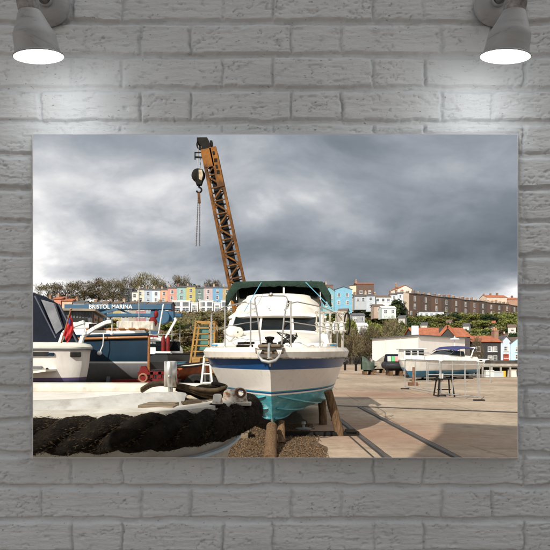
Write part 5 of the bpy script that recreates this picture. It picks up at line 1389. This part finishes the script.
# davits, flag
def flag():
    m = MB(); a = P(61, 343, 12.0); b = P(71, 309, 12.0); m.tube([a, b], .016, 6); m.ball(b, .03, 6); T = empty('ensign', tuple(a), 'small red ensign hanging from a slanted staff at the white stern', 'flag'); m.build('flag_staff', M['teak'], T)
    rows = []
    for i in range(9):
        f = i / 8; p = b.lerp(a, .12 + f * .62); w = .25 * (1 - .25 * f)
        rows.append([p + Vector((w * k / 6 * (.35 + .3 * math.sin(f * 3)), .03 * math.sin(k * 1.9 + f * 4), -.22 * k / 6)) for k in range(7)])
    m = MB(); m.grid(rows, 0, True); fl = m.build('flag_cloth', mat('flag_red', (.5, .02, .025), .7, (.36, .015, .02), 8), T)
    m = MB(); m.poly([rows[1][1] + Vector((0, -.05, 0)), rows[1][3] + Vector((0, -.05, 0)), rows[3][3] + Vector((0, -.05, 0)), rows[3][1] + Vector((0, -.05, 0))], (0, .006, 0)); m.build('flag_canton', mat('flag_navy', (.02, .03, .15), .7), fl)
flag()
def davit(pts, label):
    m = MB(); P_ = [P(x, y, d) for x, y, d in pts]
    for i in range(len(P_) - 1): m.beam(P_[i], P_[i + 1], .11, .1)
    m.beam(P_[-1] + Vector((0, 0, -.02)), P_[-1] + Vector((.0, 0, -.3)), .03); m.ball(P_[-1] + Vector((0, 0, -.32)), .05, 6)
    tag(m.build('davit', mat('davit_white', (.66, .68, .68), .45), bevel=.02), label, 'davit', 'white stern davits')
davit([(60, 344, 13), (64, 333, 13), (74, 325.5, 13), (84.5, 322, 13)], 'white angled davit arm beside the red ensign')
davit([(80, 345, 13.1), (83, 336, 13.1), (95, 328, 13.1), (106, 322.5, 13.1), (112, 321.5, 13.1)], 'longer white davit arm reaching over the navy hull')

def grey_boat():
    d = 20
    T = empty('wheelhouse_boat', (P(90, 0, d).x, d, 0), 'houseboat with grey planked wheelhouse and varnished window frames', 'boat')
    side_hull(T, (P(55, 0, 22).x, 22), (P(108, 0, 27).x, 27), 1.3, .4, 1.6, 1.9, zmat('grey_houseboat', [(0, (.05, .05, .05)), (1.0, (.1, .12, .14))]))[1].build('rubbing_strake', M['black'], T)
    m = MB()
    def wallq(x0, x1, d0, d1, y0, y1): return [P(x0, y1, d0), P(x1, y1, d1), P(x1, y0 + 0, d1), P(x0, y0, d0)]
    a, b, c = P(64, 311.5, 21), P(92, 311.5, 21.3), P(104, 316, 25.5)
    zt = b.z; z0 = 1.5
    m.add([(a.x, a.y, z0), (b.x, b.y, z0), (c.x, c.y, z0), (a.x + c.x - b.x, a.y + c.y - b.y, z0), (a.x, a.y, zt), (b.x, b.y, zt), (c.x, c.y, zt), (a.x + c.x - b.x, a.y + c.y - b.y, zt)], [(0, 1, 5, 4), (1, 2, 6, 5), (2, 3, 7, 6), (3, 0, 4, 7)])
    wh = m.build('wheelhouse', M['grey'], T)
    m = MB()
    for k in range(9): p = a.lerp(b, (k + .5) / 9); m.beam((p.x, p.y - .02, z0), (p.x, p.y - .02, zt), .025, .02)
    m.build('cover_batten', M['grey'], T)
    m = MB(); o = Vector((0, 0, zt + .06)); pl = [(a.x - .4, a.y - .25), (b.x + .25, b.y - .3), (c.x + .1, c.y + .1), (a.x + c.x - b.x - .3, c.y + .2)]
    m.poly([(x, y, zt + (.0 if i < 2 else .05)) for i, (x, y) in enumerate(pl)], (0, 0, .09)); m.build('roof', mat('felt_roof', (.2, .18, .15), .8, (.3, .24, .17), 3), T)
    dirr = (c - b); dirr.z = 0; dirr.normalize(); nn = Vector((dirr.y, -dirr.x, 0)); rot = Matrix((dirr, nn, Vector((0, 0, 1)))).transposed()
    for f in (.2, .62):
        p = Vector((b.x, b.y, 0)).lerp(Vector((c.x, c.y, 0)), f); p.z = zt - .62
        m = MB(); m.box(p + nn * .02, (1.25, .08, 1.05), rot, 0); m.box(p + nn * .065, (.85, .03, .72), rot, 1); m.build('window', [M['teak'], M['winglass']], T, fix=False)
    m = MB(); m.lathe([(.16, -.03), (.26, -.03), (.26, .03), (.16, .03), (.16, -.03)], (P(76, 0, 20.9).x, 20.95, zt - .7), 24, rot=Matrix.Rotation(R(90), 3, 'X')); tag(m.build('lifebuoy', M['green']), 'dark green ring hung on the grey wheelhouse', 'lifebuoy')
    m = MB(); m.box((P(76, 0, 21).x, 21.03, zt - .8), (.9, .05, 1.0)); m.build('wheelhouse_door', M['black'], T)
grey_boat()

def blue_boat():
    D = 17.3
    T = empty('navy_workboat', (P(115, 0, 18).x, 18.6, 0), 'navy hulled boat with wooden rubbing strake, seen broadside behind the white stern', 'boat')
    hm = zmat('navy_hull_bands', [(0, (.2, .205, .215)), (1.58, (.62, .62, .6)), (1.64, (.008, .03, .058))], .4)
    X1 = P(150.5, 0, 17.3).x
    def ring(z, k, kx=1.0):
        out = []
        for x, y in ((X1 - 3.9, 19.6), (X1 - 3.6, 17.9), (X1 - 2.6, 17.32), (X1 - 1.2, 17.15), (X1 - .05, 17.2), (X1 - .75, 19.6)):
            out.append((X1 - 1.9 + (x - X1 + 1.9) * kx, 18.6 + (y - 18.6) * k, z))
        return out
    m = MB(); R_ = []
    for z, k, kx in ((.75, .35, .9), (1.1, .8, .965), (1.5, .95, .985), (1.9, 1.0, .99), (2.3, 1.02, .995), (2.48, 1.03, 1.0)):
        r = ring(z, k, kx); r = [(x, y, zz + (.1 * (x - X1 + 3.9) / 3.9 if zz > 2 else 0)) for x, y, zz in r]; R_.append(r)
    m.grid(R_, 0, True, True); m.build('hull', hm, T)
    m = MB(); t = [(x, y - .04, z - .1) for x, y, z in R_[-1]]; m.tube(t[:-1] + [], .05, 8); m.build('rubbing_strake', M['teak'], T)
    m = MB(); t = R_[-1]; m.tube(t, .05, 8, closed=True); m.build('gunwale', M['navy'], T)
    m = MB(); m.add([(x, y, z - .06) for x, y, z in R_[-1]], [tuple(range(6))]); m.build('deck', M['deckwhite'], T)
    m = MB(); m.tube([(X1 + .0, 17.16, .9), (X1 - .02, 17.12, 1.5), (X1 - .0, 17.1, 2.5)], .045, 8); m.build('stern_post', M['teak'], T)
    c = X1 - 1.9
    m = MB(); m.box((c - .2, 18.5, 2.66), (2.9, 1.5, .3)); m.box((c - .9, 18.2, 2.9), (1.2, .9, .25)); m.build('cabin_top', M['white'], T, bevel=.07)
    m = MB(); m.box((c - .1, 17.8, 2.86), (.5, .4, .22)); m.build('hatch', M['darkmetal'], T, bevel=.02)
    m = MB()
    for k in range(6): m.box((c - .3 + k * .36, 17.7, 2.8), (.22, .06, .05))
    m.beam((c - .5, 17.76, 2.77), (c + 1.7, 17.76, 2.77), .05); m.build('slatted_rail', M['teak'], T)
    m = MB(); q = P(103.5, 333, 16.9); m.tube([q, q + Vector((0, 0, -.15)), P(103, 345, 16.9), P(100, 352, 16.9)], .02, 6); m.ball(P(99.5, 353, 16.9), .08, 8); tag(m.build('hanging_rope', M['white']), 'white line with small float hanging over the navy hull', 'rope')
    for x in (103, 138):
        m = MB(); c = P(x, 388, 16.9); m.beam((c.x, 17.1, 0), (c.x, 17.5, 1.1), .12); m.box((c.x, 17.1, .03), (.4, .4, .06)); tag(m.build('boat_stand', M['grey']), 'grey steel stand under the navy hull, %s' % ('left one near the white cruiser' if x < 110 else 'right one near the red trailer'), 'stand', 'stands under the navy hull')
blue_boat()

def long_boat():
    T = empty('barge', (P(150, 0, 27).x, 27, 0), 'white topped barge with dark hull lying behind the navy boat', 'boat')
    rows, rm = side_hull(T, (P(180, 0, 26).x + .3, 26.5), (P(98, 0, 28).x, 28.5), 2.0, .3, 1.9, 2.1, zmat('barge_hull', [(0, (.02, .02, .022)), (1.5, (.035, .04, .045))]), stern_full=.95, flare=.05)
    rm.build('rubbing_strake', M['black'], T)
    x0, x1 = P(98, 0, 26).x, P(170, 0, 26).x
    m = MB(); rws = []
    for x, z in ((x0 - .5, 2.9), (x0 + 1.0, 3.15), ((x0 + x1) / 2, 3.1), (x1 - .6, 2.85), (x1 + .3, 2.3)):
        rws.append([(x, 24.9, 1.9), (x, 25.0, z - .12), (x, 25.4, z), (x, 27.6, z), (x, 28, z - .12), (x, 28.1, 1.9)])
    m.grid(rws, 0, False); m.add(rws[0], [tuple(range(6))]); m.add(rws[-1], [tuple(range(6))]); m.build('superstructure', M['white'], T, bevel=.05)
    m = MB(); m.box((P(168, 0, 25).x, 24.95, 2.3), (1.2, .08, .5)); m.box((P(125, 0, 25).x, 24.92, 2.35), (3.6, .05, .16)); m.build('windows', M['glass'], T)
    m = MB(); m.beam(P(120, 335.5, 24.7), P(158, 336.5, 24.7), .12, .1); m.build('red_trim', M['red'], T)
    m = MB(); c = P(137, 325, 26); m.box((c.x, 26.2, 3.35), (1.9, 1.2, .45)); m.build('skylight', M['oldwhite'], T, bevel=.04)
    for x in (118, 132):
        m = MB(); m.tube([P(x, 340, 24.8), P(x, 322, 24.8)], .022, 6); m.build('stanchion', M['galv'], T)
    m = MB()
    for x in (150, 172, 180): m.tube([P(x, 342, 24.8), P(x, 325, 24.8)], .022, 6)
    m.tube([P(150, 335, 24.8), P(180, 334, 24.8)], .018, 6); m.tube([P(150, 341, 24.8), P(180, 341, 24.8)], .018, 6)
    m.build('guard_rail', M['galv'], T)
    for x in (162.8, 167.5):
        m = MB(); c = P(x, 344, 24.2); m.lathe([(.001, -.0), (.1, .0), (.1, .62), (.06, .7), (.03, .74), (.03, .8)], (c.x, 24.3, c.z - .35), 14); tag(m.build('gas_bottle', M['red']), 'red gas bottle on the barge, %s of the pair' % ('left' if x < 165 else 'right'), 'gas bottle', 'red gas bottles')
    m = MB(); m.beam(P(163, 343, 24.4), P(176, 319.5, 24.4), .11, .1); m.tube([P(176, 320, 24.4), P(174.5, 318, 24.4)], .06, 6); tag(m.build('white_boom', M['white']), 'slanted white pole leaning over the red gas bottles', 'pole')
    m = MB(); c = P(153, 322, 26); m.ball(c, (.22, .22, .27), 8); m.ball(c + Vector((.16, 0, .4)), (.12, .12, .2), 8); tag(m.build('red_fender', M['red']), 'bright red buoy on the barge roof', 'buoy')
long_boat()

def gantry():
    d = 31
    T = empty('boat_hoist', (P(150, 0, d).x, d, 0), 'blue steel travelling boat hoist with white lettering on its top beam', 'boat hoist')
    def beam(x0, x1, y, h, dd=d, name='beam', w=.5):
        m = MB(); a = P(x0, y, dd); b = P(x1, y, dd); m.box(((a.x + b.x) / 2, dd, (a.z + b.z) / 2), (b.x - a.x, w, h / 500 * dd)); return m.build(name, M['gantry'], T, bevel=.02)
    beam(66, 172, 307.2, 5.2); beam(100, 182, 315.4, 3.4, d + 2)
    for x, yb in ((152.5, 390), (99, 390)):
        m = MB(); a = P(x, 306, d); m.box((a.x, d + .6, a.z / 2), (.42, .4, a.z)); m.build('leg', M['gantry'], T)
    m = MB(); m.tube([P(163, 317, d - .4) + Vector((0, -.2, 0)), P(163, 317, d - .4) + Vector((0, .5, 0))], .42, 16); m.box(P(163, 316.5, d), (1.4, .6, .6)); m.build('winch', M['gantry'], T)
    m = MB(); m.beam(P(98, 314, d - .3), P(118, 309, d - .3), .14); m.beam(P(118, 309, d), P(136, 316, d), .1); m.build('brace', M['gantry'], T)
    m = MB(); m.tube([P(139, 345, 28), P(139, 288, 28)], .03, 6); tag(m.build('mast', M['galv']), 'thin grey mast standing up in front of the blue hoist beams', 'mast')
    m = MB(); m.tube([P(157, 342, 27.5), P(163.5, 304, 27.5)], .04, 6); tag(m.build('mast', M['white']), 'short leaning white mast beside the red buoy', 'mast')
    for txt, x, y, sz in (('BRISTOL MARINA', 112, 308.9, 4.3), ('0117', 113.5, 316.7, 2.6)):
        if txt == '0117': continue
        c = bpy.data.curves.new('lettering', 'FONT'); c.body = txt; c.size = sz / 500 * d * 1.28; c.align_x = 'CENTER'; c.extrude = .01; c.offset = .006
        o = bpy.data.objects.new('lettering', c); col.objects.link(o); p = P(x, y, d); 
        o.parent = T; o.location = Vector((p.x, d - .27, p.z)) - T.location; o.rotation_euler = (R(90), 0, 0); c.materials.append(M['white'])
        bpy.context.view_layer.update()
        me = bpy.data.meshes.new_from_object(o.evaluated_get(bpy.context.evaluated_depsgraph_get())); 
        k = link_mesh('lettering', me, T); k.location = o.location; k.rotation_euler = o.rotation_euler; bpy.data.objects.remove(o)
gantry()

# red trailer and orange hull near the crane
def trailer():
    T = empty('boat_trailer', (P(135, 0, 17.5).x, 17.5, 0), 'red steel boat trailer frame with jockey wheel under the navy boat', 'trailer')
    m = MB(); d = 17
    m.beam(P(112, 382, d), P(178, 381, d), .14, .16); m.beam(P(138, 373.5, d), P(178, 372.5, d), .1, .1); m.poly([P(137, 384, d), P(148, 384, d), P(148, 370, d), P(145, 366, d), P(141, 366, d), P(139, 372, d)], (0, .15, 0))
    for x in (154, 158, 162, 166, 170, 174): m.beam(P(x, 373, d), P(x, 381, d), .05)
    for x in (152, 160, 168): m.beam(P(x, 371, d), P(x, 378, d), .1)
    m.build('frame', M['red'], T)
    for x in (118, 140):
        m = MB(); m.lathe([(.14, -.07), (.28, -.07), (.3, 0), (.28, .07), (.14, .07)], (P(x, 0, d).x, d - .2, .3), 20, rot=Matrix.Rotation(R(90), 3, 'X')); m.build('wheel', M['black'], T)
    m = MB(); c = P(143, 378, d - .3); m.tube([c + Vector((.13 * math.cos(a), 0, .13 * math.sin(a))) for a in np.linspace(0, 6.28, 18)[:-1]], .035, 8, closed=True); m.build('coupling_ring', wm((.3, .14, .08), 'rust'), T)
trailer()
def orange_skiff():
    T = empty('orange_skiff', (P(186, 0, 22).x, 22, 0), 'orange open skiff resting left of the yellow crane ladder', 'boat')
    side_hull(T, (P(177, 0, 22).x, 21.4), (P(206, 0, 23).x, 23), .6, .75, 1.35, 1.55, M['orange'], flare=.3)[1].build('rubbing_strake', M['black'], T)
    m = MB(); m.box((P(186, 0, 22).x, 22, .38), (1.5, .8, .7)); tag(m.build('timber_crib', M['darkmetal']), 'dark timber crib under the orange skiff', 'crib')
orange_skiff()
for px, d, lab in ((196, 20.5, 'black tyre lying upright below the crane ladder, left of the pair'), (206, 20.8, 'black tyre below the crane ladder, right of the pair')):
    m = MB(); m.lathe([(.26, -.13), (.46, -.14), (.52, -.07), (.52, .07), (.46, .14), (.26, .13), (.26, -.13)], (P(px, 0, d).x, d, .52 + .05), 28, rot=Matrix.Rotation(R(90), 3, 'X') @ Matrix.Rotation(.3, 3, 'Y')); tag(m.build('old_tyre', M['black']), lab, 'tyre', 'tyres below the crane ladder')
# clutter masses of the yard between the left boats: crates and drums
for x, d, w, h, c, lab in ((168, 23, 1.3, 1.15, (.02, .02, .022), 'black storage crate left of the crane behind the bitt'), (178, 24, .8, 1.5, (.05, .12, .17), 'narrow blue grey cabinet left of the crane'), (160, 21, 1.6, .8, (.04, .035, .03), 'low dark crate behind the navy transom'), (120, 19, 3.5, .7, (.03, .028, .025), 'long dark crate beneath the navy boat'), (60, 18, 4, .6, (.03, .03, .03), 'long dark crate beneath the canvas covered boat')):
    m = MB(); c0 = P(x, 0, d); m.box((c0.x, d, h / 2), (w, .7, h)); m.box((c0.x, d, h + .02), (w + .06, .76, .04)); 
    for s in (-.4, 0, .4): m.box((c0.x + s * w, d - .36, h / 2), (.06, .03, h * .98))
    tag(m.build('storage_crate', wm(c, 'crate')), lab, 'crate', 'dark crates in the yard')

# ================================================================ BOATS AT THE RIGHT
def right_cruiser():
    T = empty('sport_cruiser', (P(438, 0, 37).x, 37, 0), 'white sports cruiser with blue boot stripe and navy canopy on stands behind the rail', 'boat')
    hm = zmat('sport_hull_bands', [(0, (.05, .12, .22)), (.3, (.03, .2, .36)), (.72, (.8, .78, .74))])
    rows, rm = side_hull(T, (P(470, 0, 40).x, 40), (P(408, 0, 35.5).x, 35.0), 1.35, .2, 1.3, 1.5, hm, flare=.35, raked=1.0, stern_full=.9)
    rm.build('rubbing_strake', M['white'], T)
    m = MB(); B = P(430, 0, 37); S = Vector((P(470, 0, 40).x, 40, 0)); Bw = Vector((P(408, 0, 35.5).x, 35, 0)); dd = (S - Bw).normalized(); nr = Vector((dd.y, -dd.x, 0))
    def at(f, s, z): p = Bw.lerp(S, f) + nr * s; p.z = (1.32 + (z - 2.0) * .86 if z > 1.9 else z); return p
    rws = []
    for f, w, z in ((.22, .35, 2.15), (.32, .7, 2.45), (.45, .95, 2.6), (.62, 1.02, 2.62), (.95, 1.05, 2.4)):
        rws.append([at(f, -w, 2.0), at(f, -w * .8, z), at(f, 0, z + .06), at(f, w * .8, z), at(f, w, 2.0)])
    m.grid(rws, 0, True); m.add(rws[-1], [tuple(range(5))]); m.build('foredeck_cabin', M['gel'], T)
    m = MB(); m.grid([[at(.46, -.85, 2.58), at(.42, 0, 2.64), at(.46, .85, 2.58)], [at(.56, -.75, 2.98), at(.52, 0, 3.02), at(.56, .75, 2.98)]], 0, True); m.grid([[at(.46, .86, 2.58), at(.7, .95, 2.5)], [at(.56, .76, 2.98), at(.7, .85, 2.9)]], 0, False); m.grid([[at(.46, -.86, 2.58), at(.7, -.95, 2.5)], [at(.56, -.76, 2.98), at(.7, -.85, 2.9)]], 0, False)
    m.build('windscreen', M['glass'], T)
    m = MB(); rws = []
    for f, z in ((.53, 3.08), (.6, 3.3), (.75, 3.36), (.92, 3.22)): rws.append([at(f, -1.0, z - .16), at(f, -.7, z), at(f, 0, z + .05), at(f, .7, z), at(f, 1.0, z - .16)])
    m.grid(rws, 0, True); k = m.build('canopy', mat('navy_bimini', (.03, .035, .14), .7, (.02, .025, .1), 4), T); k.modifiers.new('s', 'SOLIDIFY').thickness = .04
    for s in (-.98, .98):
        m = MB(); m.tube([at(.62, s, 2.5), at(.6, s, 3.1)], .025, 6); m.build('canopy_pole', M['steel'], T)
    m = MB(); m.tube([at(.8, -.98, 2.4), at(.84, -.98, 3.0), at(.9, -.88, 3.25), at(.9, .88, 3.25), at(.84, .98, 3.0), at(.8, .98, 2.4)], .05, 6)
    m.build('radar_arch', M['white'], T)
    m = MB(); m.tube([at(.72, 0, 3.35), at(.72, 0, 4.3)], .025, 6); m.lathe([(.001, 0), (.35, .02), (.32, .1), (.1, .16), (.001, .17)], at(.72, 0, 3.95), 18); m.build('radar_mast', M['white'], T)
    m = MB()
    pts = [at(.04, 0, 2.75)]
    for s in (-1, 1): m.tube([at(.02, 0, 2.78), at(.12, s * .55, 2.72), at(.3, s * 1.1, 2.62), at(.5, s * 1.3, 2.5)], .018, 6); [m.tube([at(f, s * w, 2.1), at(f, s * w, z)], .015, 6) for f, w, z in ((.12, .55, 2.72), (.3, 1.1, 2.62), (.5, 1.3, 2.5))]
    m.build('guard_rail', M['steel'], T)
    for f, s in ((.3, .6), (.3, -.6), (.8, .7), (.8, -.7)):
        m = MB(); p = at(f, s, 0); m.beam(p, p + Vector((0, 0, .45)), .14); m.box(p + Vector((0, 0, .04)), (.7, .5, .08)); m.build('stand', M['darkmetal'], T)
right_cruiser()
def cabin_boat():
    T = empty('cabin_boat', (P(412, 0, 43).x, 43, 0), 'small white cabin boat with square windows, left of the sports cruiser', 'boat')
    hm = zmat('cabin_hull', [(0, (.03, .22, .42)), (.5, (.03, .25, .46)), (.85, (.8, .78, .74))])
    side_hull(T, (P(422, 0, 44).x, 45), (P(404, 0, 39).x, 38.6), 1.1, .25, 1.35, 1.5, hm, flare=.3)[1].build('rubbing_strake', M['white'], T)
    c = P(413, 0, 42); m = MB(); m.box((c.x, 42.6, 1.85), (1.9, 2.2, .9), None, 0, .86); m.build('cabin', M['white'], T, bevel=.06)
    m = MB(); m.box((c.x, 42.6, 2.33), (2.0, 2.3, .08)); m.build('roof', M['white'], T, bevel=.03)
    for k in (-.55, 0, .55): m = MB(); m.box((c.x + k, 41.53, 2.0), (.42, .06, .34)); m.build('window', M['glass'], T)
    m = MB(); m.tube([(c.x - 1.2, 40.4, 1.4), (c.x - 1.2, 40.4, 2.0), (c.x + .8, 40.2, 2.0), (c.x + .8, 40.2, 1.4)], .02, 6); m.build('guard_rail', M['steel'], T)
cabin_boat()
def fence_rail():
    """galvanised barrier of tube frames in front of the cruiser"""
    for x0, x1, d0, d1, yt, lab in ((405, 440, 27, 22.5, 0, 'galvanised tube barrier panel nearest the blue and white bows'), (441, 479, 22.4, 20.3, 0, 'wide galvanised tube barrier panel with rounded corner standing furthest right')):
        a = Vector((P(x0, 0, d0).x, d0, 0)); b = Vector((P(x1, 0, d1).x, d1, 0)); h = 1.6
        T = empty('tube_barrier', tuple(a), lab, 'barrier', group='galvanised barriers round the boats'); d = (b - a).normalized(); up = Vector((0, 0, 1))
        m = MB(); r = .026
        m.tube([a + up * .12, a + up * (h - .15), a + up * (h - .04) + d * .05, a + up * h + d * .15, b + up * h - d * .15, b + up * (h - .04) - d * .05, b + up * (h - .15), b + up * .12], r, 8)
        m.tube([a + up * .14, b + up * .14], r, 8); m.build('frame', M['galv'], T)
        for k in (.33, .66): p = a.lerp(b, k); m = MB(); m.tube([p + up * .14, p + up * h], r * .7, 8); m.build('upright', M['galv'], T)
        for p in (a, b): m = MB(); m.box(p + up * .03, (.45, .16, .06)); m.build('foot', M['black'], T, bevel=.02)
    a = P(452, 0, 30); 
    T = empty('tube_barrier', (a.x, 30, 0), 'low galvanised barrier receding beside the sports cruiser stern', 'barrier', group='galvanised barriers round the boats')
    a = Vector((P(428, 0, 34).x, 34, 0)); b = Vector((P(490, 0, 33).x, 33, 0)); up = Vector((0, 0, 1))
    m = MB()
    for z in (.5, 1.2): m.tube([a + up * z, b + up * z], .03, 6)
    for k in range(6): p = a.lerp(b, k / 5); m.tube([p, p + up * 1.25], .035, 6)
    m.build('frame', M['galv'], T)
fence_rail()
def bench_stand():
    T = empty('trestle', (P(444, 0, 22.5).x, 22.5, 0), 'dark trestle with a small white tub on it in front of the barrier', 'trestle')
    c = Vector((P(444, 0, 22.5).x, 22.5, 0)); m = MB()
    for s in (-.28, .28):
        for q in (-.2, .2): m.beam(c + Vector((s * 1.3, q * 1.5, 0)), c + Vector((s, q, .75)), .05)
    m.box(c + Vector((0, 0, .78)), (.75, .5, .05)); m.box(c + Vector((0, 0, .3)), (.6, .05, .05)); m.build('frame', M['darkmetal'], T)
    m = MB(); m.lathe([(.08, 0), (.1, .2), (.105, .21), (.001, .21)], c + Vector((-.12, 0, .805)), 14); tag(m.build('white_tub', M['white']), 'small white tub standing on the dark trestle', 'tub')
bench_stand()
def tarp_boat(px0, px1, d, mt, lab, zt=1.9, seed=1):
    a, b = P(px0, 0, d).x, P(px1, 0, d).x
    T = empty('covered_boat', ((a + b) / 2, d, 0), lab, 'boat')
    m = MB(); rws = []
    for i in range(13):
        t = i / 12; x = a + (b - a) * t; w = .95 * math.sin(math.pi * min(.97, max(.06, t))) ** .5; row = []
        for k in range(11):
            an = math.pi * k / 10; z = .65 + (zt - .65) * (math.sin(an) ** .7) * (.75 + .25 * math.sin(t * 5 + seed)) + .06 * mnoise.noise(Vector((x * 2, k, seed)))
            row.append((x + .05 * mnoise.noise(Vector((x, k * 2, seed))), d - w * math.cos(an), z if 0 < k < 10 else .45))
        rws.append(row)
    m.grid(rws, 0, True); m.build('tarpaulin', mt, T)
    side_hull(T, (a + .2, d), (b - .2, d), .7, .3, .7, .8, M['darkmetal'])[1].build('rubbing_strake', M['black'], T)
    for f in (.25, .75): m = MB(); m.box((a + (b - a) * f, d, .16), (.25, 1.4, .32)); m.build('cradle', M['wood'], T)
tarp_boat(361.5, 374, 46, mat('green_tarp', (.06, .09, .06), .7, (.03, .045, .035), 3), 'low boat under a dark green tarpaulin, leftmost by the warehouse', 1.7, 1)
tarp_boat(370, 386, 50, mat('beige_tarp', (.3, .27, .22), .7, (.12, .1, .08), 2), 'boat under a pale beige tarpaulin between the green one and the black inflatable', 1.75, 3)
def inflatable():
    d = 44; a, b = P(384.5, 0, d).x, P(404, 0, d).x
    T = empty('black_inflatable', ((a + b) / 2, d, 0), 'black rubber boat with dark cabin and green and pink cabin windows', 'boat')
    m = MB(); m.tube([(a, d, .95), (a + .15, d - .8, .9), ((a + b) / 2, d - .95, .88), (b - .1, d - .8, .92), (b + .05, d, 1.1), (b - .1, d + .8, .92), ((a + b) / 2, d + .95, .88), (a + .15, d + .8, .9)], .3, 12, closed=True); m.box(((a + b) / 2, d, .7), (b - a - .3, 1.4, .5)); m.build('rubber_tube', M['rubberboat'], T)
    m = MB(); m.box(((a + b) / 2 - .1, d, 1.5), (b - a - .2, 1.3, .8), None, 0, .8); m.build('cabin', M['navycanvas'], T, bevel=.1)
    for k, (f, c) in enumerate(((.16, (.5, .56, .5)), (.36, (.12, .5, .2)), (.52, (.75, .3, .3)), (.72, (.1, .13, .3)))):
        m = MB(); m.box((a + (b - a) * f, d - .62, 1.48), (.3, .05, .45), Matrix.Rotation(R(-9), 3, 'X')); m.build('cabin_window', wm(c, 'plastic'), T)
    for f in (.25, .75): m = MB(); m.box((a + (b - a) * f, d, .22), (.3, 1.6, .44)); m.build('cradle', M['wood'], T)
inflatable()
def car(px, d, colr, lab, L=3.6, H=1.45, rz=0, name='parked_car'):
    x = P(px, 0, d).x; T = empty(name, (x, d, 0), lab, 'car', rz=rz)
    m = MB(); pr = [(-L / 2, .35), (-L / 2, .75), (-L / 2 + .15, .85), (-L * .28, .92), (-L * .14, H - .05), (L * .2, H), (L * .38, .95), (L / 2, .85), (L / 2, .35)]
    m.poly([(p, -.8, z) for p, z in pr], (0, 1.6, 0)); m.build('body', wm(colr, 'car_paint'), T, local=True, bevel=.07)
    m = MB(); gl = [(-L * .25, .95), (-L * .135, H - .12), (L * .19, H - .09), (L * .34, .97)]
    m.poly([(p, -.82, z) for p, z in gl], (0, .03, 0)); m.build('side_window', M['glass'], T, local=True)
    m = MB(); m.poly([(p, .79, z) for p, z in gl], (0, .03, 0)); m.build('side_window', M['glass'], T, local=True)
    m = MB(); m.poly([(-L * .285, -.66, .95), (-L * .285, .66, .95), (-L * .16, .6, H - .1), (-L * .16, -.6, H - .1)], (-.03, 0, .02)); m.build('windscreen', M['glass'], T, local=True)
    for sx in (-.31, .31):
        for sy in (-.78, .78):
            m = MB(); m.lathe([(.001, -.1), (.3, -.1), (.32, 0), (.3, .1), (.001, .1)], (sx * L, sy, .32), 18, rot=Matrix.Rotation(R(90), 3, 'X')); m.build('wheel', M['black'], T, local=True)
car(478, 46, (.75, .75, .74), 'white car parked right of the warehouse behind the barrier', rz=R(50))
car(340, 96, (.1, .1, .12), 'dark car near the harbour wall left of the warehouse', rz=R(0))
# mooring posts and small items on the yard edge
for px, d, lab in ((345, 58, 'short rusty post at the yard edge behind the cruiser'), (356, 56, 'stubby dark bollard at the yard edge left of the covered boats')):
    m = MB(); c = P(px, 0, d); m.lathe([(.14, 0), (.13, .7), (.2, .74), (.2, .86), (.001, .9)], (c.x, d, 0), 14); tag(m.build('bollard', M['darkmetal']), lab, 'bollard')
m = MB(); c = P(413, 0, 30); m.box((c.x, 30, .1), (.5, .4, .2)); m.beam((c.x, 30, .1), (c.x + .1, 30.2, 1.1), .14); tag(m.build('rusty_stand', mat('rust_brown', (.2, .09, .05), .8, (.1, .05, .03), 5)), 'rusty brown stand under the bow of the cabin boat', 'stand')

# unseen shed added to shade wall and near yard; white walls bounce light
def shed():
    T = empty('shade_shed', (6, -9, 0), 'tall white shed added behind the viewer to shade the wall and yard', 'shed', rz=R(-20))
    T.location = (-5.2, -5.2, 0)
    m = MB(); m.add([(0, 0, 0), (17, 0, 0), (17, -10, 0), (0, -10, 0), (0, 0, 14.6), (17, 0, 14.6), (17, -10, 14.6), (0, -10, 14.6)], [(0, 1, 5, 4), (1, 2, 6, 5), (2, 3, 7, 6), (3, 0, 4, 7), (4, 5, 6, 7)])
    m.build('wall', wm((.8, .8, .8), 'bounce_white'), T, local=True)
    m = MB(); m.box((8.5, -5, 14.75), (17.4, 10.4, .3)); m.build('roof', M['slate'], T, local=True)
shed()
